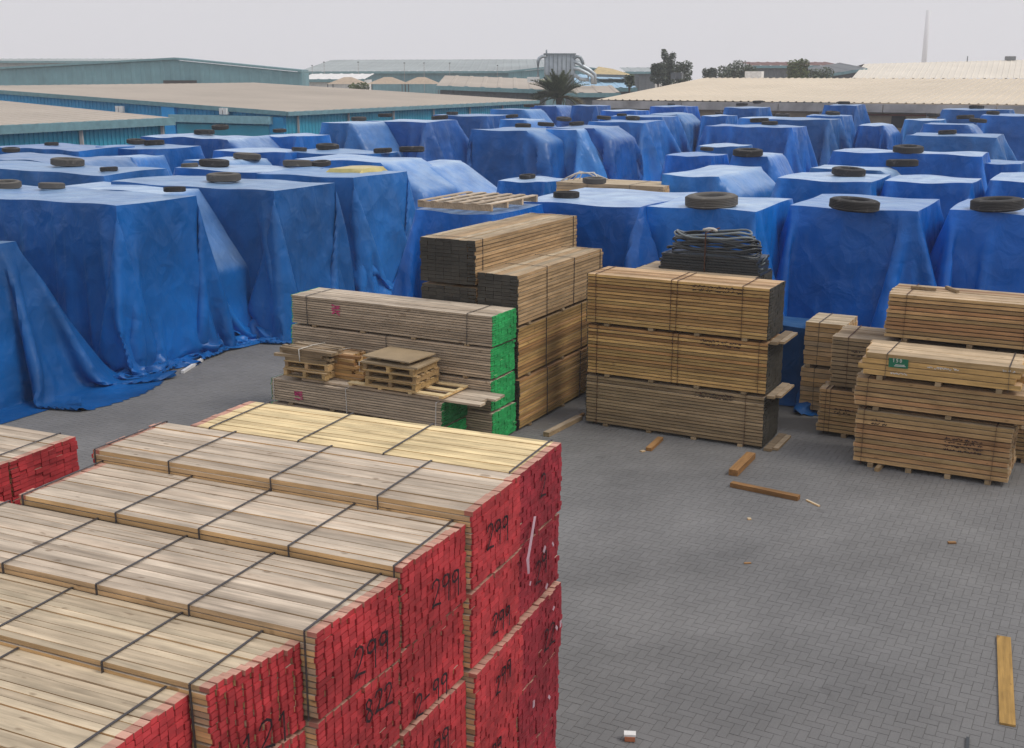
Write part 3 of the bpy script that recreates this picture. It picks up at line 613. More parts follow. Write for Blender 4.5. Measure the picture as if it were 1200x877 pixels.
# far mobile-phone mast, haze is painted into its near-sky colour
m = MB(); pz = PY(1088, 12, 900); r_ = empty('communication_tower', (pz.x, 900, 0)); tag(r_, 'faint tall tower far off in the haze at upper right', 'tower')
m.tube([(0, 0, -.05), (0, 0, pz.z * .6), (0, 0, pz.z)], [2.0, 1.8, 1.6], 12); m.build('shaft', plain('haze_toned_shaft', (.74, .74, .77), .8), r_)
for i, (x, y) in enumerate(((366, 77), (380, 73), (420, 73), (474, 74), (497, 74), (527, 74), (583, 77))):
    p = PY(x, 83, 214); q = PY(x, y, 214); o = empty('lamp_post', (p.x, 214, 0)); tag(o, ('tiny lamp post on the skyline, ' + ('first', 'second', 'third', 'fourth', 'fifth', 'sixth', 'seventh')[i] + ' from the left'), 'lamp post', 'skyline lamp posts')
    MB().bar((0, 0, -.05), (0, 0, q.z), .07).build('pole', M['concrete'], o); MB().box((0, 0, q.z), (.3, .25, .14)).build('lamp_head', M['slate'], o)

# ------------------------------------------------------------------ tarpaulins: a sheet let fall over a box-shaped load
CUT = {}
def drape(sx, sy, h, mg=(3.6, 3.6, 3.6, 3.6), slope=(.03, .03, .03, .03), hip=None, cinch=None, res=(.3, .15), frames=(70, 30), seed=0, bumps=.022, ex=.16):
    rng = np.random.default_rng(seed); X, Y = sx / 2, sy / 2
    def axis(H_, lo, hi):                                   # grid lines fall on the load's edges, so the creases stay crisp
        q = lambda l: max(3, int(round(l / res[0])))
        return np.concatenate([np.linspace(-H_ - lo, -H_, q(lo) + 1)[:-1], np.linspace(-H_, H_, q(2 * H_) + 1)[:-1], np.linspace(H_, H_ + hi, q(hi) + 1)])
    gx = axis(X, mg[0], mg[1]); gy = axis(Y, mg[2], mg[3]); nx, ny = len(gx), len(gy)
    Pc = np.empty((nx, ny, 3)); Pc[..., 0] = gx[:, None]; Pc[..., 1] = gy[None, :]; Pc[..., 2] = h + .05 + rng.normal(0, .02, (nx, ny))
    # the skirts carry some spare width, so they hang in pleats
    ov = lambda gv, H_, lo, hi: np.maximum(np.maximum(-(gv + H_) / lo, (gv - H_) / hi), 0)
    kx = np.diff(gx)[:, None] * (1 + ex * ov(gy, Y, mg[2], mg[3])[None, :]); ky = np.diff(gy)[None, :] * (1 + ex * ov(gx, X, mg[0], mg[1])[:, None]); planes = []
    for n, off, s in (((-1, 0), X, slope[0]), ((1, 0), X, slope[1]), ((0, -1), Y, slope[2]), ((0, 1), Y, slope[3])):
        v = np.array([n[0], n[1], s]); L = np.linalg.norm(v); planes.append((v / L, (off + s * h) / L))
    if hip:
        w, dz = hip; v = np.array([dz, 0, w]); L = np.linalg.norm(v); planes.append((v / L, (v @ np.array([X - w, 0, h])) / L))
    ph = rng.uniform(0, 6.28, 6); S = slice
    hw = hip[0] if hip else 0.0
    def top(x, y): return h + bumps * (np.sin(x * 1.3 + ph[0]) * np.sin(y * 1.1 + ph[1]) + .6 * np.sin(x * 2.9 + y * 1.7 + ph[2]) - 1)
    def pins(gx_, gy_):                                     # what lies on the load stays put
        m = (np.abs(gx_ + hw / 2)[:, None] <= X - hw / 2 + 1e-6) & (np.abs(gy_)[None, :] <= Y + 1e-6)
        T = np.empty(m.shape + (3,)); T[..., 0] = gx_[:, None]; T[..., 1] = gy_[None, :]; T[..., 2] = top(T[..., 0], T[..., 1]); return m, T[m]
    ux, uy = gx, gy
    def coll(A):
        x, y, z = A[..., 0], A[..., 1], A[..., 2]
        best = top(x, y) - z; N = np.zeros(A.shape); N[..., 2] = 1; ins = best > 0
        for n, d in planes:
            q = d - (A @ n); ins &= q > 0; m = q < best; best = np.where(m, q, best); N[m] = n
        A[ins] += N[ins] * best[ins][:, None]
        gq = z < .012; A[..., 2] = np.maximum(A[..., 2], .012); return ins | gq
    def con(A, sa, sb, L, k=1.0):
        a = A[sa]; b = A[sb]; d = b - a; l = np.sqrt((d * d).sum(-1)) + 1e-9; d *= ((l - L) / l * .5 * k)[..., None]; A[sa] = a + d; A[sb] = b - d
    def up(A):
        n, m = A.shape[:2]; B = np.empty((2 * n - 1, m, 3)); B[::2] = A; B[1::2] = (A[1:] + A[:-1]) / 2
        C = np.empty((2 * n - 1, 2 * m - 1, 3)); C[:, ::2] = B; C[:, 1::2] = (B[:, 1:] + B[:, :-1]) / 2; return C
    def fine(A, ax):
        B = np.repeat(A, 2, ax); B = B[:, :-1] if ax else B[:-1]
        if ax: B[:, 1::2] = (A[:, 1:] + A[:, :-1]) / 2
        else: B[1::2] = (A[1:] + A[:-1]) / 2
        return B
    for lev, fr in enumerate(frames):
        if lev: Pc = up(Pc); Pc += rng.normal(0, .012 / lev, Pc.shape); kx = fine(np.repeat(kx / 2, 2, 0), 1) * 1.022; ky = fine(np.repeat(ky / 2, 2, 1), 0) * 1.022
        if lev: ux = np.insert(ux, np.arange(1, len(ux)), (ux[1:] + ux[:-1]) / 2); uy = np.insert(uy, np.arange(1, len(uy)), (uy[1:] + uy[:-1]) / 2)
        pm, pt_ = pins(ux, uy); Pc[pm] = pt_
        Q = Pc.copy(); dg = np.hypot(kx[:, 1:], ky[1:, :]); dt = 1 / 45.; kx2 = kx[1:] + kx[:-1]; ky2 = ky[:, 1:] + ky[:, :-1]
        for f in range(fr):
            V = (Pc - Q) * .985; Q = Pc.copy(); Pc = Pc + V; Pc[..., 2] -= 9.8 * dt * dt
            for it in range(9):
                for o in (0, 1):
                    con(Pc, (S(o, -1, 2),), (S(o + 1, None, 2),), kx[o::2]); con(Pc, (S(None), S(o, -1, 2)), (S(None), S(o + 1, None, 2)), ky[:, o::2])
                if it % 2 == 0:
                    for o in (0, 1):
                        con(Pc, (S(o, -1, 2), S(0, -1)), (S(o + 1, None, 2), S(1, None)), dg[o::2], .5); con(Pc, (S(o, -1, 2), S(1, None)), (S(o + 1, None, 2), S(0, -1)), dg[o::2], .5)
                    for o in (0, 1, 2, 3):
                        con(Pc, (S(o, -2, 4),), (S(o + 2, None, 4),), kx2[o::4], .05); con(Pc, (S(None), S(o, -2, 4)), (S(None), S(o + 2, None, 4)), ky2[:, o::4], .05)
                if cinch and (lev > 0 or f > fr * .5):
                    zc, am = cinch; w = np.clip(1 - np.abs(Pc[..., 2] - zc) / .25, 0, 1) * .4
                    lx = X + am + slope[1] * (h - zc); ly = Y + am + slope[2] * (h - zc)
                    for ax, l in ((0, lx), (1, ly)):
                        q = Pc[..., ax]; over = np.abs(q) - l; Pc[..., ax] = np.where(over > 0, q - np.sign(q) * over * w, q)
                c = coll(Pc); Pc[pm] = pt_
            Q[c] += (Pc[c] - Q[c]) * .8
    free = ~pm; free[0] = free[-1] = False; free[:, 0] = free[:, -1] = False
    for _ in range(1):                                      # take the sawteeth out of tight folds
        A = Pc.copy(); A[1:-1, 1:-1] = (Pc[:-2, 1:-1] + Pc[2:, 1:-1] + Pc[1:-1, :-2] + Pc[1:-1, 2:]) / 4; Pc[free] = Pc[free] * .45 + A[free] * .55
    def fin(gv, H_, lo, hi, lev): 
        for _ in range(lev): gv = np.insert(gv, np.arange(1, len(gv)), (gv[1:] + gv[:-1]) / 2)
        return np.maximum(np.maximum(-(gv + H_) / lo, (gv - H_) / hi), 0)
    fx = fin(gx, X, mg[0], mg[1], len(frames) - 1); fy = fin(gy, Y, mg[2], mg[3], len(frames) - 1)
    CUT[id(Pc)] = (fx[:, None] ** 2 + fy[None, :] ** 2) > .98        # the sheet's corners are tucked away
    return Pc
def cloth_mesh(Pc, name, mat):
    n, k = Pc.shape[:2]; idx = np.arange(n * k).reshape(n, k)
    q = np.stack([idx[:-1, :-1], idx[1:, :-1], idx[1:, 1:], idx[:-1, 1:]], -1).reshape(-1, 4)
    if id(Pc) in CUT: q = q[~CUT[id(Pc)].ravel()[q].any(1)]
    me = bpy.data.meshes.new(name); me.vertices.add(n * k); me.vertices.foreach_set('co', Pc.ravel())
    me.loops.add(q.size); me.loops.foreach_set('vertex_index', q.ravel().astype(np.int32)); me.polygons.add(len(q))
    me.polygons.foreach_set('loop_start', np.arange(0, q.size, 4, dtype=np.int32)); me.update(calc_edges=True)
    me.polygons.foreach_set('use_smooth', np.ones(len(q), bool)); me.set_sharp_from_angle(angle=math.radians(48)); me.materials.append(mat); return me

PROTO = {}
def proto(kind, long, var):
    k = (kind, long, var)
    if k not in PROTO:
        sx = 6.0 if long else 3.0; sy, h = 2.6, 3.6
        kw = dict(box=dict(mg=(3.45, 3.45, 3.45, 3.4)), hip=dict(mg=(3.4, 3.6, 3.4, 3.4), hip=(1.7 if long else 1.1, 1.5)),
                  flare=dict(mg=(3.5, 3.9, 3.6, 3.5), slope=(.03, .16, .05, .03), ex=.28), round=dict(mg=(3.4, 3.5, 3.4, 3.4), hip=(.8, .55), slope=(.0, .03, .02, 0), cinch=(.7, .12), bumps=.035, ex=.32))[kind]
        PROTO[k] = (drape(sx, sy, h, seed=11 + len(PROTO) * 7, res=(.28, .14), frames=(56, 24), **kw), (sx, sy, h))
    return PROTO[k]
MESHES = {}
# name key: (left x, right x, row) of the load's front top edge in the photograph, depth m, height m, kind, variant, material, where it is
TARPS = [
 # --- left block along the aisle
 ('l1', (-25.0, -19.4, 12.2), 0, 0, 3.4, 3.1, dict(mg=(3.2, 3.7, 3.2, 3.9), slope=(.0, .20, .06, .34)), 1, 'tarp_old', 'lowest one, cut by the left photo edge beside the red packs'),
 ('l2', -75, 136, 240.5, 2.4, 3.6, dict(mg=(3.6, 4.2, 4.1, 3.6), slope=(.0, .05, .04, .0), cinch=(.9, .4), ex=.30), 2, 'tarp', 'big near one at left with cinched skirt by the aisle'),
 ('l3', 60, 236, 229.5, 1.7, 3.55, dict(mg=(3.5, 4.2, 3.6, 3.5), slope=(.0, .10, .03, .0), hip=(1.3, 1.6), cinch=(1.0, .3)), 3, 'tarp_light', 'bulging rounded end squeezed behind the big near left one'),
 ('l4', 130, 321, 223.5, 2.4, 3.6, dict(mg=(3.5, 4.2, 3.7, 3.6), slope=(.0, .05, .03, .0), cinch=(.9, .35), ex=.30), 4, 'tarp', 'third along the left aisle with one big tyre'),
 ('l5', 300, 414, 208, 2.6, 3.6, dict(mg=(3.5, 4.1, 3.8, 3.6), slope=(.0, .08, .03, .0), cinch=(1.1, .2), ex=.30), 5, 'tarp', 'fourth along the left aisle in front of the yellow sheet'),
 ('l6', 345, 497, 192, 2.4, 3.6, dict(mg=(3.5, 3.7, 3.5, 3.5), hip=(1.5, .9), slope=(0, .05, .04, .03)), 6, 'tarp_light', 'fifth along the left aisle with sloping shoulder'),
 ('l7', 470, 560, 196, 2.4, 3.4, dict(mg=(3.4, 3.7, 3.4, 3.4), hip=(1.9, 1.2), slope=(0, .05, .04, .03)), 7, 'tarp_light', 'sixth along the left aisle with long sloping roof'),
 ('l8', 597, 626, 213, 1.7, 3.2, 'box', 1, 'tarp_light', 'small pale one beside the uncovered pack'),
 ('m0', 487, 578, 251, 2.2, 3.55, 'box', 2, 'tarp', 'one carrying a flat wooden pallet behind the dark-ended packs'),
 ('m1', 606, 750, 242, 3.6, 3.6, dict(mg=(3.4, 3.6, 3.5, 3.5), slope=(.0, .04, .04, .03), bumps=.03), 8, 'tarp_light', 'one behind the dark-ended packs carrying a small dark tyre'),
 ('m2', 757, 886, 247, 2.8, 3.6, dict(mg=(3.2, 3.4, 3.3, 3.3), slope=(.02, .06, .08, .03), bumps=.025), 9, 'tarp_light', 'one behind the brown packs under a very large tyre'),
 ('m3', 926, 1076, 247.5, 2.8, 3.6, dict(mg=(3.4, 3.5, 3.6, 3.4), slope=(.05, .05, .10, .03), bumps=.025), 10, 'tarp', 'tall one behind the gap between brown and right-hand packs'),
 ('m4', 1113, 1262, 252, 2.8, 3.6, dict(mg=(3.4, 3.5, 3.6, 3.4), slope=(.08, .05, .10, .03), bumps=.03), 11, 'tarp', 'tall one above the right-hand packs at the right edge'),
 # --- left block, further rows
 ('a1', -40, 100, 191, 2.6, 3.6, 'round', 1, 'tarp_pale', 'pale violet one at the left edge below the teal shed'),
 ('a1b', -10, 92, 176, 2.6, 3.7, 'box', 3, 'tarp_pale', 'faded back one under a small tyre by the teal shed wall'),
 ('a2', -80, 121, 204.5, 2.4, 3.6, 'box', 1, 'tarp', 'flat one at left with a big and a small tyre'),
 ('a3', 112, 184, 174.5, 2.2, 3.7, 'box', 2, 'tarp', 'one with two tyres side by side at left'),
 ('a4', 128, 171, 185, 1.6, 3.5, 'hip', 1, 'tarp_light', 'small low one wedged right of the pale violet one'),
 ('a5', 165, 284, 163, 2.6, 3.8, 'round', 2, 'tarp_light', 'broad one under the door rail of the blue warehouse'),
 ('a6', 305, 348, 160, 2.2, 3.8, 'box', 1, 'tarp_light', 'small one by the blue warehouse corner'),
 ('a7', 215, 300, 191, 2.0, 3.6, 'hip', 2, 'tarp_light', 'low one under a pale dusty tyre in the left block'),
 ('a8', 205, 330, 202.5, 1.9, 3.6, 'box', 2, 'tarp_light', 'flat one with a dark tyre just behind the third aisle stack'),
 ('a9', 330, 430, 181, 2.0, 3.6, 'box', 3, 'tarp', 'long one with two tyres behind the yellow sheet'),
 ('a10', 250, 335, 179, 1.8, 3.6, 'box', 1, 'tarp_light', 'narrow one in the middle of the left block'),
 # --- far rows in front of the blue warehouse side
 ('b1', 377, 434, 145, 3.0, 3.9, 'hip', 3, 'tarp_light', 'one at the start of the row along the blue warehouse'),
 ('b2', 430, 500, 143, 3.0, 3.9, 'flare', 1, 'tarp_light', 'wide one with two tyres in the row along the blue warehouse'),
 ('b3', 508, 571, 136, 2.8, 3.9, 'box', 2, 'tarp', 'round-topped one near the blue warehouse far end'),
 ('b4', 575, 640, 129, 2.6, 4.0, 'hip', 1, 'tarp', 'one left of the palm with slanting end'),
 ('b5', 622, 672, 124.5, 2.6, 4.0, 'hip', 2, 'tarp', 'one directly below the palm'),
 ('b6', 670, 698, 124, 2.6, 4.05, 'flare', 2, 'tarp', 'one right below the palm with smooth sloping side'),
 ('b7', 704, 744, 130, 2.4, 4.0, 'box', 3, 'tarp_light', 'low one at the left end of the beige wall'),
 ('b8', 586, 636, 141, 2.4, 3.8, 'hip', 3, 'tarp_light', 'small one with one tyre left of centre far row'),
 # --- middle group with bulging ends
 ('c1', 552, 642, 153.5, 3.2, 3.7, 'round', 1, 'tarp', 'broad pleated one in the middle with bulging end'),
 ('c2', 640, 700, 152.5, 2.6, 3.7, 'hip', 2, 'tarp_light', 'middle one with smooth slanting shoulder'),
 ('c3', 640, 718, 150.5, 3.0, 3.75, 'round', 3, 'tarp', 'middle one with gathered bulging skirt'),
 ('c4', 690, 755, 143.5, 3.0, 3.8, 'flare', 1, 'tarp', 'one with a long leaning side right of the middle group'),
 ('c5', 715, 775, 137, 2.8, 3.9, 'flare', 2, 'tarp', 'second leaning one right of the middle group'),
 ('c6', 760, 806, 134, 2.8, 3.9, 'round', 2, 'tarp', 'third leaning one right of the middle group'),
 ('c7', 762, 803, 125, 2.6, 4.05, 'box', 1, 'tarp', 'one before the beige wall near its left end'),
 ('c8', 822, 852, 136, 2.0, 3.8, 'box', 3, 'tarp_light', 'low one left of the two-tyre stack by the wall'),
 ('c9', 849, 889, 126.5, 2.8, 4.0, 'box', 2, 'tarp', 'one with two tyres by the beige wall'),
 # --- right block
 ('d1', 826, 928, 149.5, 2.8, 3.7, 'flare', 3, 'tarp', 'large one with a sagging swag on its front'),
 ('d2', 866, 950, 139.5, 2.4, 3.8, 'box', 3, 'tarp_light', 'flat one right behind the swagged stack'),
 ('d3', 900, 972, 140.5, 2.6, 3.85, 'box', 1, 'tarp', 'narrow-faced one right of the swagged stack'),
 ('d4', 945, 987, 136, 2.6, 3.9, 'flare', 2, 'tarp', 'one with leaning right side under a small tyre'),
 ('d5', 966, 1004, 123.5, 2.8, 4.1, 'flare', 1, 'tarp', 'one close to the beige wall with pointed right flank'),
 ('d6', 1006, 1046, 147, 2.8, 3.5, 'round', 2, 'tarp_light', 'isolated boxy one before the beige wall'),
 ('d7', 1060, 1101, 141, 2.4, 3.7, 'box', 2, 'tarp_light', 'low one right of the isolated boxy stack'),
 ('d8', 1104, 1183, 129, 2.6, 4.0, 'box', 3, 'tarp', 'back one close to the wall at the right'),
 ('d9', 1150, 1232, 136, 2.6, 3.9, 'box', 1, 'tarp', 'wide far one cut by the right photo edge'),
 ('d10', 1082, 1170, 147, 2.4, 3.8, 'hip', 1, 'tarp', 'wavy-topped one third behind the long right stacks'),
 ('d11', 1062, 1168, 160.5, 2.6, 3.75, 'flare', 3, 'tarp', 'one with drooping right flank behind the long right stack'),
 ('d12', 976, 1151, 182, 1.8, 3.7, 'box', 1, 'tarp_light', 'very long flat one at right carrying a tyre in its middle'),
 ('d13', 950, 1090, 202, 1.7, 3.6, 'hip', 3, 'tarp_light', 'low humped one in front of the very long flat stack'),
 ('d14', 1150, 1182, 191.5, 1.6, 3.4, 'box', 2, 'tarp', 'small one peeping out right of the very long stack'),
 ('d15', 911, 1021, 213, 2.6, 3.6, 'box', 2, 'tarp_light', 'boxy light-topped one with a tyre in the second right row'),
 ('d16', 1037, 1139, 215, 2.0, 3.6, 'box', 3, 'tarp_light', 'boxy bare-topped one without tyre in the second right row'),
 ('d17', 1160, 1262, 214, 2.6, 3.7, 'box', 1, 'tarp_light', 'pale-topped one cut by the right edge in the second row'),
 ('d18', 776, 868, 207.5, 4.0, 3.6, 'round', 3, 'tarp_light', 'broad pale-topped one behind the large tyre stack'),
 ('d19', 780, 835, 183, 1.7, 3.5, 'box', 1, 'tarp', 'small one with a small tyre beside the swagged stack'),
 ('d20', 818, 864, 172, 2.0, 3.5, 'box', 3, 'tarp_light', 'narrow one directly below the swagged stack'),
 ('d21', 858, 928, 184, 2.0, 3.5, 'hip', 2, 'tarp_light', 'humped one with tyre behind the broad pale-topped stack'),
]
TP = {}
def tarps():
    for key, xl, xr, y, dep, h, kind, var, mat, where in TARPS:
        if isinstance(xl, tuple): a0, a1, b0 = xl
        else: a1, b0 = toG(P(xr, y, h)); a0 = a_at(xl, b0, h)
        A = max(a1 - a0, 1.6)
        base = GW((a0 + a1) / 2, b0 + dep / 2, 0); TP[key] = (a0, a1, b0, dep, h, where)
        if isinstance(kind, dict):
            near = key in ('l1', 'l2', 'l3', 'l4', 'l5', 'm2', 'm3', 'm4')
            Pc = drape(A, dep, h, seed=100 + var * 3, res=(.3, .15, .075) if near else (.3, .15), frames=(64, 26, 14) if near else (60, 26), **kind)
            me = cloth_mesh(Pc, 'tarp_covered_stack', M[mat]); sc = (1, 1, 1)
        else:
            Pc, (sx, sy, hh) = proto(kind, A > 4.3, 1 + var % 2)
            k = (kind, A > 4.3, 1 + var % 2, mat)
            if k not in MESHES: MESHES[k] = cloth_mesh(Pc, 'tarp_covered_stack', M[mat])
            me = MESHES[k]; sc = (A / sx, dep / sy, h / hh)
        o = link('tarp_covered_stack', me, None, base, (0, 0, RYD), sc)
        tag(o, 'blue tarp covered stack, ' + where, 'tarp', 'tarp covered stacks in the yard')
tarps()

# ------------------------------------------------------------------ tyres holding the tarps down
def tyre_mesh(name, R, w, ri, mat):
    m = MB(); hw = w / 2; c = .05 * R / .5
    prof = [(ri, -hw * .72), (ri + .03, -hw), (R * .78, -hw * 1.04), (R - c, -hw * .92), (R, -hw * .66)]
    nt_ = 5
    for i in range(nt_):
        z0 = -hw * .66 + 1.32 * hw * i / nt_; z1 = -hw * .66 + 1.32 * hw * (i + 1) / nt_; gpos = (z1 - z0)
        prof += [(R, z0 + gpos * .05), (R, z1 - gpos * .22), (R - .02, z1 - gpos * .18), (R - .02, z1 - gpos * .02)]
    prof += [(R, hw * .66), (R - c, hw * .92), (R * .78, hw * 1.04), (ri + .03, hw), (ri, hw * .72), (ri + .05, 0)]
    m.lathe(prof, 48)
    return m.mesh(name, [mat])
TY = {}
for nm, R, w, ri in (('truck', .50, .225, .27), ('car', .31, .15, .19)):
    for mt in ('rubber', 'rubber_dust'): TY[nm, mt] = tyre_mesh('tyre', R, w, ri, M[mt])
# (stack key, x, y of the tyre's middle at its foot, width in pixels, dusty, note)
TYRES = [('l2', 58, 221.5, 30, 1, 'left one'), ('l2', 4, 220.5, 34, 1, 'at the photo edge'), ('l2', 203, 225, 26, 0, 'right one'), ('l4', 260, 212.5, 40, 1, ''), ('l5', 347, 195.5, 34, 1, 'left one'), ('l5', 375, 194.5, 24, 0, 'right one'),
 ('l6', 448, 179, 22, 0, 'left one'), ('l6', 482, 178.5, 30, 0, 'right one'), ('l8', 618, 209, 15, 0, ''), ('m1', 664, 232, 31, 0, 'dark one'), ('m1', 697, 215, 28, 1, 'thin one at its back'), ('m2', 836, 243, 62, 1, ''),
 ('m3', 1005, 247, 58, 0, ''), ('m4', 1174, 247, 60, 0, ''), ('a2', 76, 194.5, 38, 1, 'big one'), ('a2', 126, 200.5, 20, 0, 'small one'), ('a1', 11, 178, 20, 0, ''), ('a1b', 59, 170.5, 14, 0, ''),
 ('a3', 158, 168.5, 22, 0, 'left one'), ('a3', 179, 170, 24, 0, 'right one'), ('a5', 238, 157.5, 24, 0, 'front one'), ('a5', 257, 151.5, 20, 0, 'back one'), ('a6', 327, 155, 16, 0, ''), ('a7', 288, 187, 32, 1, ''),
 ('a8', 249, 195, 35, 0, 'dark one'), ('a8', 221, 196, 20, 1, 'thin pale one'), ('a9', 350, 177, 18, 0, 'left one'), ('a9', 383, 175, 27, 0, 'right one'),
 ('b1', 420, 141.5, 18, 0, ''), ('b2', 451, 137, 17, 0, 'left one'), ('b2', 515, 140, 20, 0, 'right one'), ('b3', 530, 134.5, 14, 0, ''), ('b4', 620, 125.5, 13, 0, ''), ('b8', 600, 138, 15, 0, ''),
 ('c1', 613, 149.5, 19, 0, 'left one'), ('c1', 640, 148, 20, 0, 'right one'), ('c3', 676, 147, 18, 0, 'front one'), ('c3', 661, 141.5, 18, 0, 'back one'), ('c4', 708, 140, 17, 0, 'left one'), ('c4', 742, 140.5, 17, 0, 'right one'),
 ('c5', 729, 136, 12, 0, ''), ('c7', 787, 123.5, 9, 0, ''), ('c8', 843, 134, 9, 0, ''), ('c9', 870, 124, 14, 0, 'left one'), ('c9', 889, 121, 13, 0, 'right one'),
 ('d1', 891, 143.5, 22, 0, 'left one'), ('d1', 903, 146.5, 19, 0, 'right one'), ('d2', 918, 137, 17, 0, ''), ('d4', 977, 134.5, 17, 0, ''), ('d5', 990, 122, 14, 0, ''), ('d7', 1095, 136.5, 15, 0, ''), ('d8', 1146, 127.5, 17, 0, ''),
 ('d9', 1165, 134, 15, 0, ''), ('d10', 1148, 143.5, 20, 0, 'right one'), ('d10', 1133, 139.5, 20, 0, 'left one'), ('d11', 1112, 157.5, 21, 0, ''), ('d12', 1067, 179, 35, 0, ''), ('d13', 1060, 195.5, 37, 0, ''), ('d15', 997, 206, 39, 0, ''),
 ('d19', 829, 176.5, 15, 0, ''), ('d21', 878, 183, 35, 0, '')]
SHORT = dict(l2='big near one by the left aisle', l5='in front of the yellow sheet', m1='behind the dark-ended packs', a2='flat one at left', a8='flat one behind the third aisle stack', b2='along the blue warehouse side', c4='long leaning one right of the middle')
rt = random.Random(8)
for key, x, y, w, dusty, note in TYRES:
    h = TP[key][4]; p = P(x, y, h); zc = p[1] * cT + (CAMH - h) * sT; D = min(max(w * zc / F, .5), 1.22)
    big = D > .8; ref = 1.0 if big else .62; s = D / ref; th = (.225 if big else .15) * s
    o = link('tyre', TY['truck' if big else 'car', 'rubber_dust' if dusty else 'rubber'], None, (p[0], p[1] + D * .25, h + th * .5 - .015), (rt.uniform(-.07, .07), rt.uniform(-.07, .07), rt.uniform(0, 6)), (s, s, s))
    lab = ('dusty grey tyre' if dusty else 'black tyre') + (', ' + note if note else '') + ', on tarp: ' + SHORT.get(key, TP[key][5])
    tag(o, lab, 'tyre', 'tyres weighing down the tarps')

# ------------------------------------------------------------------ lumber packs
PM = {}
rng0 = random.Random(21)
def plank_mesh(L, w, t, wm, em, over=False):
    k = (round(L, 3), round(w, 4), round(t, 4), wm, em, over)
    if k not in PM:
        m = MB()
        if over: m.plank((0, 0, 0), (L, w, t), 0, .07, 2)      # end paint sprayed over onto the last hand's breadth
        elif wm != em: m.plank((0, 0, 0), (L, w, t), 0, RIM)
        else: m.box((0, 0, 0), (L, w, t))
        PM[k] = m.mesh('plank', [M[wm], M[em], M['overspray']])
    return PM[k]
DIG = {'2': [[(.02, .78), (.12, .95), (.3, 1), (.46, .9), (.48, .7), (.3, .4), (0, .05), (.2, .08), (.55, 0)]],
       '9': [[(.48, .8), (.38, .98), (.18, 1), (.04, .85), (.06, .66), (.2, .58), (.38, .64), (.48, .8)], [(.48, .95), (.46, .5), (.44, -.02)]],
       '8': [[(.42, .85), (.25, 1), (.08, .88), (.1, .68), (.38, .42), (.46, .2), (.28, 0), (.08, .1), (.06, .32), (.3, .55), (.42, .85)]],
       '1': [[(.1, .8), (.28, 1), (.28, 0)]], '-': [[(.05, .42), (.4, .45)]], '5': [[(.45, 1), (.1, 1), (.06, .58), (.3, .62), (.48, .4), (.35, .08), (.05, .05)]], '0': [[(.25, 1), (.06, .75), (.06, .25), (.25, 0), (.45, .25), (.45, .75), (.25, 1)]]}
def strokes(mb, lines, org, ux, uz, n, w, sw):
    """flat painted strokes; org + ux*x + uz*z, n = outward normal"""
    for ln in lines:
        for (x0, z0), (x1, z1) in zip(ln[:-1], ln[1:]):
            p = org + ux * x0 * w + uz * z0 * w; q = org + ux * x1 * w + uz * z1 * w; d = (q - p)
            if d.length < 1e-5: continue
            d.normalize(); s = n.cross(d) * sw / 2; e = d * sw * .35
            mb.add([p - e - s, q + e - s, q + e + s, p - e + s], [(0, 1, 2, 3)], 0)
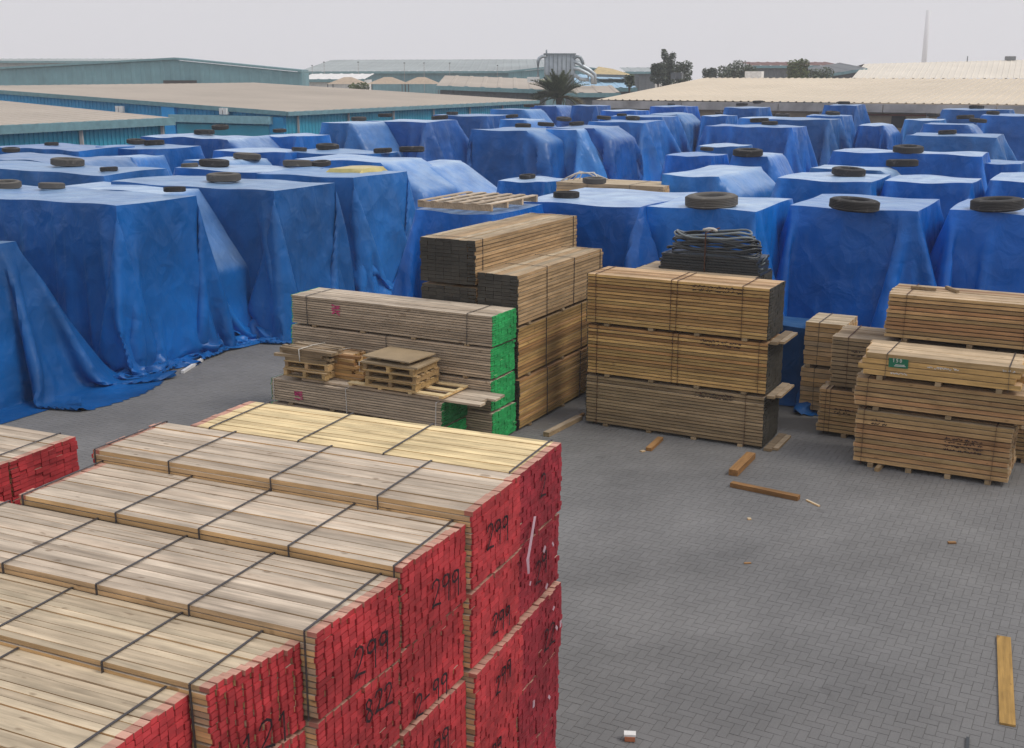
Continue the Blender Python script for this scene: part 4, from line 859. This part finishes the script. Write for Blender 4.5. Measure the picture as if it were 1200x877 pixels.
def pack(label, ang, a0, b0, z0, L, W, H, nw, nl, wm, em, straps=(), solo='shell', along=False, strap_mat='strap', bearers=3, bear=.05, jit=.008, group=None, text=None, front_text=None, sidej=.004, top_wm=None, name='lumber_pack', dz=.003, over=False, shear=0.0, seed=None):
    """a0,b0 = the front left corner in the rows' frame; along=True turns the planks to run away from the camera"""
    rng = random.Random(seed if seed is not None else rng0.random())
    r = -math.radians(ang)
    if along: c = GW(a0 + W / 2, b0 + L / 2, z0, ang); rz = r + math.pi / 2
    else: c = GW(a0 + L / 2, b0 + W / 2, z0, ang); rz = r
    root = empty(name, c, rz); tag(root, label, 'lumber pack', group)
    pw, pt = W / nw, (H - bear) / nl; core = MB()
    for l in range(nl):
        for i in range(nw):
            x = rng.gauss(0, jit); y = -W / 2 + pw * (i + .5) + (rng.gauss(0, sidej) if i in (0, nw - 1) else 0); x += shear * (y + W / 2); z = bear + pt * (l + .5)
            if l == nl - 1: z += rng.uniform(-.007, .002)
            g_ = (solo == 'all') or (solo != 'core' and (l == nl - 1 or i == 0))
            wmm = top_wm if (top_wm and l == nl - 1) else wm
            if g_:
                o = link('plank', plank_mesh(L, pw - .003, pt - (dz + .004 if i == 0 else dz), wmm, em, over and l == nl - 1), root, (x, y, z), (0, rng.gauss(0, .0006), rng.gauss(0, .0016)))
                o.scale = (1, rng.uniform(.955, .995) if l == nl - 1 else rng.uniform(.97, 1), rng.uniform(.95, 1.0))
            else: core.plank((x, y, z), (L, pw - .003, pt - min(dz, .004)), rng.random() * .98 + .01, RIM)
    if core.v: tag(core.build('plank_core', [M[wm], M[em]], root), kind='stuff')
    if bearers:
        for k in range(bearers):
            x = -L / 2 + L * (.12 + .76 * k / max(1, bearers - 1)); m = MB(); m.box((0, 0, 0), (.09, W + .02, bear - .004)); o = m.build('bearer', M['drab_wood'], root, (x, 0, bear / 2))
    for f in straps:
        x = -L / 2 + f * L; m = MB(); t = .004; wd = .017; tl = rng.uniform(-.015, .015)
        m.bar((x, -W / 2 - .012, H + .006), (x + tl, W / 2 + .012, H + .006), wd, t); m.bar((x, -W / 2 - .014, H + .006), (x - tl, -W / 2 - .014, bear * .4), wd, t); m.bar((x + tl, W / 2 + .014, H + .006), (x, W / 2 + .014, bear * .4), wd, t)
        m.build('strap', M[strap_mat], root)
    if text:
        for s, y, z, hgt, mt in text:
            m = MB(); cur = 0
            for ch in s:
                if ch != ' ': strokes(m, DIG[ch], Vector((L / 2 + .017 + shear * (y + cur + W / 2 + hgt * .3) + abs(shear) * .13, y + cur, z + rng.uniform(-.02, .03))), Vector((shear, 1, 0)), Vector((0, 0, 1)), Vector((1, 0, 0)), hgt, .018)
                cur += hgt * .68
            m.build('painted_number', M[mt], root)
    if front_text:
        for x, z, w, rows, mt in front_text:
            m = MB()
            for rw in range(rows):
                xx = 0
                while xx < w:
                    hh = rng.uniform(.025, .045); pts = [(0, rng.uniform(0, 1)), (rng.uniform(.2, .6), rng.uniform(0, 1)), (rng.uniform(.3, .8), rng.uniform(0, 1)), (.8, rng.uniform(0, 1))]
                    strokes(m, [pts], Vector((-L / 2 + x + xx, -W / 2 - .012, z - rw * .062)), Vector((1, 0, 0)), Vector((0, 0, 1)), Vector((0, -1, 0)), hh, .011)
                    xx += hh * rng.choice((.9, 1.0, 1.1, 1.9))
            tag(m.build('stamped_mark', M[mt], root), kind='stuff')
    return root
def stack(labels, ang, a0, b0, L, W, top, n, **kw):
    out = []; p = top / n
    for i in range(n):
        k = {q: (v[n - 1 - i] if isinstance(v, list) else v) for q, v in kw.items()}
        o = rng0.uniform(-.03, .03) if i < n - 1 else 0
        k['solo'] = k.get('solo', 'shell'); lab = labels[n - 1 - i]
        out.append(pack(lab, ang, a0 + o, b0 + (rng0.uniform(-.006, .006)), i * p, L, W, p - .004, **k))
    return out

# --- the red-ended packs in front (turned 24 degrees)
GR = 'red-ended lumber packs in the foreground'
ORD = ('topmost', 'second from top', 'third from top', 'fourth from top', 'bottom')
def redcol(desc, a_end, a_left, b0, W, top, solo, straps, txt, top_wm=None, em='red_end', pw=.077, shear=0.0):
    nw = round(W / pw); n = 5; p = top / n; nl = 14
    labs = [f'red-ended lumber pack, {ORD[i]} in {desc}' for i in range(5)]
    stack(labs, 24, a_left, b0, a_end - a_left, W, top, n, nw=nw, nl=nl, wm='red_wood', em=em, solo=solo, straps=straps, text=txt, bearers=3, bear=.022, jit=.0045, dz=.005, over=True, shear=shear, group=GR, top_wm=[top_wm, None, None, None, None])
S5 = lambda *a: [a, (), (), (), ()]
T = lambda s, y=-.22, z=.22, h=.2: [(s, y, z, h, 'ink')]
redcol('the far column with bright yellow top planks', -3.48, -6.72, 7.965, .895, 3.235, ['shell'] + ['shell'] * 4, S5(.07, .36, .62, .975), [T('2', -.05, .3), T('29', -.1, .2), T('22', 0, .15), None, None], 'yellow_wood', 'maroon_end')
redcol('the grey-topped column beside the yellow-topped one', -3.47, -7.04, 7.085, .87, 3.23, ['shell'] * 5, S5(.012, .23, .51, .78), [T('299'), T('299', -.1, .12, .17), T('299', -.12, .3, .15), T('299', -.2, .3, .15), None], None)
redcol('the third column from the yellow-topped one', -3.57, -6.98, 6.215, .86, 3.13, ['shell'] * 5, S5(.018, .29, .515, .74, .985), [T('299', -.1, .16, .2), T('2-99', -.3, .05, .17), T('99', -.1, .2, .18), None, None], None, shear=.06)
redcol('the fourth column, whose second pack reads 822', -3.655, -7.25, 5.32, .885, 3.055, ['all', 'all', 'shell', 'shell', 'core'], S5(.05, .30, .53, .74, .98), [T('299', -.12, .12, .2), T('822', .0, .36, .16), None, None, None], None, shear=.08)
redcol('the column second nearest the camera', -3.92, -7.65, 4.635, .675, 2.985, ['all', 'shell', 'shell', 'core', 'core'], S5(.06, .31, .56, .80, .97), [T('121', -.2, .05, .19), None, None, None, None], 'tan_wood', pw=.062, shear=.25)
redcol('the column nearest the camera', -4.05, -7.85, 3.80, .825, 2.925, ['all', 'shell', 'core', 'core', 'core'], S5(.08, .38, .66, .955), [None] * 5, 'tan_wood', pw=.064)
for i, (b0, d) in enumerate(((7.52, 'back'), (6.66, 'front'))):
    labs = [f'red-ended lumber pack at the left edge, {d} column, {q}' for q in ORD]
    stack(labs, 24, -12.1, b0, 3.6, .84, 2.78, 5, nw=9, nl=12, wm='red_wood', em='red_end', solo=['shell', 'shell', 'core', 'core', 'core'], straps=S5(.3, .7, .94), bearers=3, bear=.022, jit=.006, dz=.006, over=True, group=GR)
# torn plastic film caught on the far red packs
def film():
    rng = random.Random(3); c = GW(-3.44, 7.975, 2.2, 24); root = empty('plastic_film', c, -math.radians(24)); tag(root, 'torn white plastic film hanging between the red pack ends', 'film')
    m = MB(); pts = [(0, .20, .60), (.012, .06, .36), (.015, .02, .3), (.01, .05, .16)]
    for (p, q) in zip(pts[:-1], pts[1:]):
        w0, w1 = rng.uniform(.008, .026), rng.uniform(.008, .026)
        m.add([(p[0], p[1] - w0, p[2]), (q[0], q[1] - w1, q[2]), (q[0] + .01, q[1] + w1, q[2]), (p[0] + .01, p[1] + w0, p[2]), (p[0] - .006, p[1], p[2]), (q[0] - .006, q[1], q[2])], [(0, 1, 2, 3), (4, 5, 1, 0), (3, 2, 5, 4)])
    m.build('hanging_strip', M['film'], root)
    for i in range(9):
        y, z = rng.uniform(.1, .8), rng.uniform(-1.5, .35); m = MB(); s = rng.uniform(.015, .035); m.box((.004, y, z), (.006, s, s * 1.8), M=Matrix.Rotation(rng.uniform(-1, 1), 3, 'X')); m.build('film_scrap', M['film'], root)
film()

# --- brown three-pack stack in the middle
CT = [(2.0, .86, .75, 2, 'ink')]
stack(['brown lumber pack with dark ends, top of the middle stack of three', 'brown lumber pack with dark ends, centre of the middle stack of three', 'greyer lumber pack with dark ends, bottom of the middle stack of three'], 28, -8.5, 18.85, 3.35, .92, 2.82, 3,
      nw=7, nl=15, wm=['brown_wood', 'brown_wood', 'drab_wood'], em='black_end', straps=[(.055, .48, .515, .86), (.06, .49, .52, .95), (.07, .9)], strap_mat='rust_strap', bearers=4, bear=.05, jit=.003, dz=.009, group='brown packs in the middle stack',
      front_text=[[(2.0, .86, .9, 2, 'ink')], [(2.15, .86, .7, 2, 'ink')], [(2.1, .86, .7, 2, 'ink')]])
for i, (z, t, l) in enumerate(((.03, 'lowest', .75), (.965, 'middle', .5), (1.905, 'top', .62))):   # loose dunnage poking out at the right end
    c = GW(-5.1, 19.3, z, 28); o = empty('dunnage_board', c, RYD); tag(o, f'loose board poking out at the right end of brown stack, {t} one', 'board', 'loose boards beside the brown stack')
    m = MB(); m.box((.06, 0, 0), (.13, .98, .05)); m.build('board', M['drab_wood'], o); m = MB(); m.box((.17, .05, -.004), (.09, .85, .04)); m.build('board', M['drab_wood'], o)
# hidden stack that carries the black bundle
pack('lumber pack behind the middle brown stack, carrying the black bundle', 28, -8.2, 20.25, 0, 2.35, 1.25, 2.70, 8, 40, 'drab_wood', 'black_end', (), 'core', bearers=3, bear=.06)
def bundle():
    c = GW(-6.85, 21.0, 2.70); root = empty('hose_bundle', c, RYD); tag(root, 'bundle of black hose loops on flat strips above the brown packs', 'hose bundle'); rng = random.Random(6)
    for i in range(6):
        m = MB(); L = 1.95 - .02 * i; m.box((0, 0, 0), (L + rng.uniform(-.05, .05), .72, .042)); m.build('flat_strip', M['hose'], root, (rng.uniform(-.03, .03), rng.uniform(-.03, .03), .022 + .05 * i), rng.uniform(-.02, .02))
    for i in range(12):
        m = MB(); pts = []; A, B = .88 - .012 * i + rng.uniform(-.04, .04), .33 + rng.uniform(-.05, .03); z0 = .33 + .032 * i; ox = rng.uniform(-.06, .06); ti = rng.uniform(-.05, .05)
        for k in range(28):
            g_ = 2 * math.pi * k / 28; ex = abs(math.cos(g_)) ** .55 * math.copysign(1, math.cos(g_))
            pts.append((ox + A * ex, B * math.sin(g_), z0 + ti * math.cos(g_) + .035 * math.sin(3 * g_ + i)))
        m.tube(pts, .021, 7, True); m.build('hose_loop', M['hose_pale' if i > 9 else 'hose'], root)
    m = MB(); m.bar((-.05, -.40, 0), (-.05, -.40, .72), .02); m.bar((-.05, -.40, .73), (-.05, .40, .73), .02); m.build('tie', M['rust_strap'], root)
    m = MB(); m.tube([(-.16, -.2, .76), (-.05, -.24, .79), (.02, -.18, .78), (.1, -.24, .76)], .028, 6); m.build('knot', M['rope'], root)
    for k in range(3): m = MB(); m.tube([(.8, -.2 + .1 * k, .05), (1.02, -.25 + .1 * k, .12 + .1 * k)], .014, 6); m.build('loose_end', M['hose_pale'], root)
bundle()

# --- dark-ended packs running away from the camera
stack([f'dark-ended lumber pack beside the brown stack, {q}' for q in ('top of three', 'middle of three', 'bottom of three')], 28, -10.17, 17.82, 3.7, .82, 2.86, 3, along=True, nw=5, nl=[14, 15, 15], wm=['dark_wood', 'brown_wood', 'brown_wood'], em='black_end', straps=[(.3, .62, .95), (.3, .72), (.3, .7)], bearers=3, bear=.045, jit=.003, dz=.008, sidej=.008, group='dark-ended packs')
stack([f'dark-ended lumber pack in the tallest column behind green ends, {q}' for q in ('topmost', 'second from top', 'third from top', 'lowest')], 28, -11.36, 17.80, 4.3, 1.15, 3.42, 4, along=True, nw=7, nl=12, wm='dark_wood', em='black_end', straps=[(.06, .95), (.06, .95), (.05, .95), (.05,)], bearers=3, bear=.045, jit=.003, dz=.008, sidej=.008, group='dark-ended packs')

# --- green-ended packs
GG = 'green-ended packs'
def mag(root, x, z, L, W, s=.16):
    rng = random.Random(x); m = MB()
    for k in range(4): strokes(m, [[(0, rng.random() * .3), (.5, rng.random() * .4), (1, rng.random() * .3)]], Vector((-L / 2 + x, -W / 2 - .012, z + k * .045)), Vector((1, 0, 0)), Vector((0, 0, 1)), Vector((0, -1, 0)), s, .03)
    m.build('sprayed_mark', M['magenta'], root)
gs = stack(['green-ended pack, long grey top one of the back column', 'green-ended pack just under the long grey top one', 'green-ended pack behind the board overhang, third from top', 'green-ended pack at the foot of the back column'], 28, -13.66, 16.9, 4.3, .86, 2.3, 4, nw=8, nl=12, wm='grey_wood', em=['green_end', 'green_end', 'green_end', 'green_end'],
           straps=[(.085, .885), (.5,), (.5,), (.5,)], bearers=4, bear=.035, jit=.006, dz=.008, group=GG)
mag(gs[-1], .95, .28, 4.3, .86)
fs_ = stack(['green-ended pack under the pallets, upper of two', 'green-ended pack under the pallets, lower of two'], 28, -13.5, 16.02, 3.65, .84, .92, 2, nw=7, nl=9, wm='grey_wood', em=['green_dim', 'green_end'], straps=[(.02, .46, .97), (.46,)], strap_mat='white_strap', bearers=4, bear=.04, jit=.006, dz=.008, group=GG)
mag(fs_[-1], .55, .12, 3.65, .84); mag(fs_[0], .55, .12, 3.65, .84, .2)
for i, (a, b, L, z) in enumerate(((-12.9, 16.1, 3.7, .945), (-12.6, 16.5, 3.5, .947), (-13.45, 16.3, 1.6, .98))):
    o = pack(f'flat grey boards lying on the green-ended packs, {("front", "rear", "left")[i]} set', 28, a, b, z - .022, L, .38, .045, 2, 1, 'grey_wood', 'grey_wood', (), 'all', bearers=0, bear=.0, jit=.03, name='board_set', group='loose boards on green-ended packs'); o['category'] = 'boards'

def pallet(name, label, loc, rz, Lx, Ly, ndeck, H=.13, nst=3, bottom=True, mat='pallet_wood', group='wooden pallets', cat='pallet', top_gap=.5):
    root = empty(name, loc, rz); tag(root, label, cat, group); rng = random.Random(sum(map(ord, label))); t = .02; bw = Ly / (ndeck + (ndeck - 1) * top_gap)
    dm = MB(); dm.box((0, 0, 0), (Lx, bw, t)); dme = dm.mesh('deck_board', [M[mat]])
    for i in range(ndeck): link('deck_board', dme, root, (rng.uniform(-.01, .01), -Ly / 2 + bw / 2 + i * bw * (1 + top_gap), H - t / 2), (0, 0, rng.gauss(0, .008)))
    sm = MB(); sm.box((0, 0, 0), (.07, Ly, H - 2 * t - .002)); sme = sm.mesh('stringer', [M[mat]])
    for i in range(nst): link('stringer', sme, root, (-Lx / 2 + .05 + i * (Lx - .1) / (nst - 1), 0, H / 2))
    if bottom:
        for y in (-Ly / 2 + bw / 2, 0, Ly / 2 - bw / 2): link('base_board', dme, root, (0, y, t / 2))
    return root
def gz(x, y, z): a, b = toG(P(x, y, z)); return a, b
# stack of small pallets with a board on top
pc = GW(-10.80, 16.44, .972, 28)
pallet('pallet', 'bare yellow pallet frame spread under the small pallet stack', pc + GW(.02, 0, 0) * 0, RYD, 1.95, .84, 3, .07, 4, False, 'yellow_wood', top_gap=1.6)
for i, (q, dx) in enumerate((('bottom', 0), ('second', .01), ('third', -.02))):
    pallet('pallet', f'small wooden pallet, {q} of the three under the square board', pc + Vector((dx - .1, dx, .075 + i * .135)), RYD + dx, 1.06, .76, 5, .13, 3, True, 'pallet_wood')
o = empty('board_sheet', pc + Vector((-.12, .02, .48)), RYD + .03); tag(o, 'square hardboard sheet lying under another on the small pallets', 'board', 'square boards on the pallets'); MB().box((.03, -.02, .015), (1.12, .80, .03)).build('sheet', M['board'], o)
o = empty('board_sheet', pc + Vector((-.14, .02, .513)), RYD - .06); tag(o, 'square brown board on top of the small pallet stack', 'board', 'square boards on the pallets'); b_ = MB(); b_.box((0, 0, .075), (1.0, .78, .022)); b_.build('sheet', M['board'], o); MB().box((-.25, 0, .03), (.08, .5, .06)).build('batten', M['pallet_wood'], o); MB().box((.25, 0, .03), (.08, .5, .06)).build('batten', M['pallet_wood'], o)
# timber off-cuts and pallets at the left end
lc = GW(-12.75, 16.42, 1.0, 28)
for i, q in enumerate(('lower', 'upper')):
    pallet('pallet', f'brown pallet at the left end of the green packs, {q} one', lc + Vector((.02 * i, -.05 + .05 * i, .14 * i)), RYD + .05 * i, .95, .72, 5, .135, 3, True, 'pallet_wood')
def offcuts(label, c, n, L, spread, seed, mat):
    root = empty('offcut_bundle', c, RYD); tag(root, label, 'offcuts', 'bundles of offcuts'); rng = random.Random(seed); z = 0
    for i in range(n):
        lay = i // 5; m = MB(); l = L * rng.uniform(.7, 1.15); m.box((0, 0, 0), (l, .095, .05)); m.build('offcut', M[mat], root, (rng.uniform(-.06, .06), -spread / 2 + (i % 5) * spread / 5 + .06, .026 + lay * .054), rng.uniform(-.13, .13))
    m = MB(); zt = (n // 5) * .054 + .012
    m.tube([(-.05, -spread / 2 - .03, 0), (-.06, -spread / 2 - .03, zt), (0, 0, zt + .02), (.03, spread / 2, zt), (.03, spread / 2, 0)], .009, 5); m.build('tie', M['rope'], root)
offcuts('bundle of short brown planks tied on the left pallets', lc + Vector((-.05, 0, .28)), 20, 1.15, .62, 1, 'drab_wood')
offcuts('bundle of reddish short planks behind the left pallets', GW(-12.3, 16.55, 1.0), 40, 1.05, .5, 2, 'brown_wood')
offcuts('short bright offcuts beside the left pallets', GW(-11.72, 16.62, 1.0), 30, .5, .42, 3, 'pallet_wood')
# wide pallet of rough slats on the tarp behind
a_, b_ = toG(P(550, 241, 3.58)); pallet('pallet', 'large slatted pallet lying on the tarp behind dark-ended packs', GW(a_ + .12, b_ + .2, 3.57), RYD + math.radians(90), 2.1, 1.75, 6, .17, 4, False, 'grey_wood', top_gap=1.3)
# uncovered pack between tarps
a1_, b0_ = toG(P(777, 219, 3.3)); a0_ = a_at(652, b0_, 3.3)
pack('uncovered pale lumber pack between the tarps, strings on top', 28, a0_, b0_, 2.5, a1_ - a0_, 1.5, .8, 9, 8, 'tan_wood', 'tan_wood', (.3, .7), 'shell', bearers=3, bear=.05)
pack('lumber pack under the uncovered pale one', 28, a0_, b0_, 0, a1_ - a0_, 1.5, 2.49, 9, 26, 'tan_wood', 'tan_wood', (.3, .7), 'core', bearers=3, bear=.05)
o = empty('rope', GW(a0_ + .5, b0_ + .6, 3.31), RYD); tag(o, 'white rope tangled on the uncovered pale pack', 'rope'); rr_ = random.Random(3)
for k in range(4):
    m = MB(); m.tube([(-.4 + .1 * k, -.5 + .2 * k, .02), (-.1, -.2 + .15 * k, .18 + rr_.uniform(0, .1)), (.3, rr_.uniform(-.2, .3), .22), (.7, .3 - .2 * k, .03)], .02, 5); m.build('strand', M['rope'], o)
# yellow sheet on the left block
a_, b_ = toG(P(436, 199.5, 3.7)); o = link('yellow_covered_stack', cloth_mesh(drape(1.15, 1.0, 3.68, mg=(.3, .3, .3, .3), res=(.25,), frames=(50,), seed=5), 'yellow_covered_stack', M['yellow_tarp']), None, GW(a_ - 1.15, b_ + .9), (0, 0, RYD)); tag(o, 'stack under a pale yellow sheet among the blue tarps', 'tarp')

# --- right-hand packs
RG = 'right-hand lumber packs'
b1 = pack('light lumber pack on the ground, front right, with stamped marks', 28, -3.6, 18.8, .0, 2.38, 1.0, .965, 6, 11, 'ochre_wood', 'dark_wood', (.055, .9), bearers=4, bear=.075, jit=.012, dz=.012, group=RG, strap_mat='rust_strap', front_text=[(1.4, .66, .55, 4, 'ink'), (.25, .8, .25, 2, 'ink')])
b2 = pack('low brown lumber pack second from the ground, front right', 28, -3.66, 18.83, .97, 2.95, 1.0, .53, 6, 6, 'ochre_wood', 'dark_wood', (.07,), bearers=3, bear=.06, jit=.012, dz=.012, group=RG, strap_mat='rust_strap')
b3 = pack('orange brown thin lumber pack with green label, front right', 28, -3.56, 18.78, 1.5, 2.36, 1.02, .44, 4, 4, 'brown_wood', 'brown_wood', (.16, .93), bearers=3, bear=.07, jit=.03, dz=.006, group=RG, top_wm='ochre_wood', strap_mat='strap', front_text=[(1.0, .28, .45, 1, 'label_white'), (.45, .12, .25, 1, 'label_white'), (2.1, .36, .18, 1, 'label_white')])
m = MB(); m.box((-1.18 + .56, -.51 - .016, .31), (.30, .005, .15)); lo = m.build('green_label', M['label_green'], b3)
m = MB()
for i, ch in enumerate('150'): strokes(m, DIG[ch], Vector((-1.18 + .47 + i * .055, -.51 - .0195, .325)), Vector((1, 0, 0)), Vector((0, 0, 1)), Vector((0, -1, 0)), .055, .009)
strokes(m, [[(0, 0), (1, .04)], [(.1, .12), (.9, .15)]], Vector((-1.18 + .5, -.51 - .0195, .262)), Vector((1, 0, 0)), Vector((0, 0, 1)), Vector((0, -1, 0)), .17, .01)
m.build('label_print', M['label_white'], lo)
q1 = pack('pale lumber pack on the ground behind the front right stack', 28, -4.53, 20.2, 0, 3.9, 1.1, .86, 7, 11, 'ochre_wood', 'dark_wood', (.03, .05, .6), bearers=3, bear=.07, jit=.012, dz=.012, group=RG, strap_mat='rust_strap', front_text=[(.28, .5, .3, 2, 'ink')])
q2 = pack('pale lumber pack second up behind the front right stack', 28, -4.38, 20.2, .87, 3.8, 1.1, .96, 7, 12, 'drab_wood', 'dark_wood', (.075, .7), bearers=3, bear=.06, jit=.012, dz=.012, group=RG, strap_mat='rust_strap', front_text=[(.35, .7, .2, 2, 'ink')])
q3 = pack('tan lumber pack on top of the right-hand stacks', 28, -3.5, 20.2, 1.84, 2.75, 1.1, .83, 7, 11, 'ochre_wood', 'dark_wood', (.115, .8), bearers=3, bear=.07, jit=.012, dz=.012, group=RG, strap_mat='rust_strap')
for i, (x, y, rz, q) in enumerate(((1093, 341, 1.0, 'left'), (1122, 343, .1, 'right'))):
    p = P(x, y, 2.68); o = empty('wood_stick', (p[0], p[1] + .1, 2.672), rz); tag(o, f'short stick lying on the top right pack, {q} one', 'stick', 'sticks on the right pack'); MB().box((0, .12, .025), (.055, .42, .045)).build('stick', M['drab_wood'], o)
pack('tan strapped lumber pack half hidden left of the right-hand packs', 28, -5.2, 21.5, 0, .72, 1.0, .88, 8, 9, 'tan_wood', 'tan_wood', (.35,), 'shell', bearers=2, bear=.06, dz=.006, group=RG)
pack('tan strapped lumber pack half hidden, upper one under the tall tarp', 28, -5.17, 21.5, .885, .74, 1.0, .88, 8, 9, 'tan_wood', 'tan_wood', (.35,), 'shell', bearers=2, bear=.06, dz=.006, group=RG)
# dark tarp skirt standing behind the gap, covering a low stack
lowp = drape(1.4, 1.0, 1.55, mg=(1.5, 1.5, 1.6, 1.5), slope=(.03, .03, .06, .03), seed=77, res=(.16, .08), frames=(60, 24))
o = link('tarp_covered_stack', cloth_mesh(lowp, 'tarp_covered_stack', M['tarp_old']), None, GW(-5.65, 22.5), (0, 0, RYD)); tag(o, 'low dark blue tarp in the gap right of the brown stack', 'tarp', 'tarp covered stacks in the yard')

# ------------------------------------------------------------------ things lying on the paving
def lying(name, label, p, q, w, t, mat, cat, part='stick', h=None, grp=None):
    p, q = Vector(P(*p)), Vector(P(*q)); d = q - p; c = (p + q) / 2; c.z = 0; o = empty(name, c, math.atan2(d.y, d.x)); tag(o, label, cat, grp)
    m = MB(); L = d.length; rng = random.Random(sum(map(ord, label))); tw = .004
    m.box((0, 0, t / 2 + .003), (L, w, t), M=Matrix.Rotation(tw, 3, 'X')); m.build(part, M[mat], o); return o
lying('wood_beam', 'short brown batten near the foot of the brown stack', (760, 529), (774, 516), .10, .06, 'brown_scrap', 'beam', 'beam')
lying('wood_beam', 'thick brown timber block lying on the paving', (859, 558), (880, 537), .15, .10, 'brown_scrap', 'beam', 'beam')
lying('wood_beam', 'long brown beam lying crosswise on the paving', (857, 570), (936, 586.5), .11, .07, 'brown_scrap', 'beam', 'beam')
lying('wood_splinter', 'thin pale splinter beside the long brown beam', (945, 587), (960, 594), .03, .02, 'tan_wood', 'splinter', 'sliver')
lying('plank', 'yellow plank lying flat on the paving at lower right', (1176, 748), (1180.5, 851), .15, .022, 'yellow_scrap', 'plank', 'board')
lying('wood_splinter', 'tiny dark chip on the paving right of centre', (872, 661), (880, 660.5), .03, .012, 'brown_scrap', 'splinter', 'sliver')
lying('wood_splinter', 'tiny dark chip on the paving at the right', (1111, 637), (1120, 637), .05, .02, 'brown_scrap', 'splinter', 'sliver')
lying('rubber_strip', 'black rubber strip at the bottom right edge', (1134, 866), (1133, 885), .03, .02, 'hose', 'strip', 'strip')
lying('pipe', 'short pale stick on the paving by the big left tarp', (214, 438), (237, 423), .07, .06, 'white', 'stick', 'stick')
lying('wood_splinter', 'pale scrap on the paving by the short brown batten', (751, 530), (755, 529), .06, .02, 'tan_wood', 'splinter', 'sliver')
lying('wood_splinter', 'pale chip on the paving below the long beam', (876, 609), (880, 609), .05, .02, 'tan_wood', 'splinter', 'sliver')
c = P(738, 868); o = empty('brick_fragment', (c[0], c[1], 0), -.1); tag(o, 'broken brick with white mortar face near the bottom edge', 'brick')
MB().box((0, 0, .03), (.10, .07, .045)).build('brick_piece', plain('red_clay', (.42, .15, .07), .9), o); MB().box((0, .01, .067), (.115, .075, .022)).build('mortar_piece', M['white'], o)
lying('wood_beam', 'bearer lying under the dark-ended pack by the brown stack', (640, 512), (679, 492), .12, .08, 'drab_wood', 'beam', 'beam')
lying('wood_splinter', 'bent scrap of wood at the left foot of brown stack', (668, 497), (684, 487), .05, .05, 'brown_scrap', 'splinter', 'sliver')
lying('wood_beam', 'short bearer end sticking out under the front right pack', (1027, 553), (1034, 546), .07, .06, 'pallet_wood', 'beam', 'beam')

# ------------------------------------------------------------------ haze
hz = MB(); hz.box((0, 430, 38.8), (1240, 1100, 80)); hm = bpy.data.materials.new('dusty_air'); hm.use_nodes = True; hn = hm.node_tree.nodes; hn.clear()
ho = hn.new('ShaderNodeOutputMaterial'); hv = hn.new('ShaderNodeVolumePrincipled'); hv.inputs['Density'].default_value = 0.0007; hv.inputs['Color'].default_value = (.985, .985, .99, 1); hv.inputs['Anisotropy'].default_value = .1
hm.node_tree.links.new(hv.outputs[0], ho.inputs['Volume'])
tag(hz.build('haze', hm), kind='stuff')
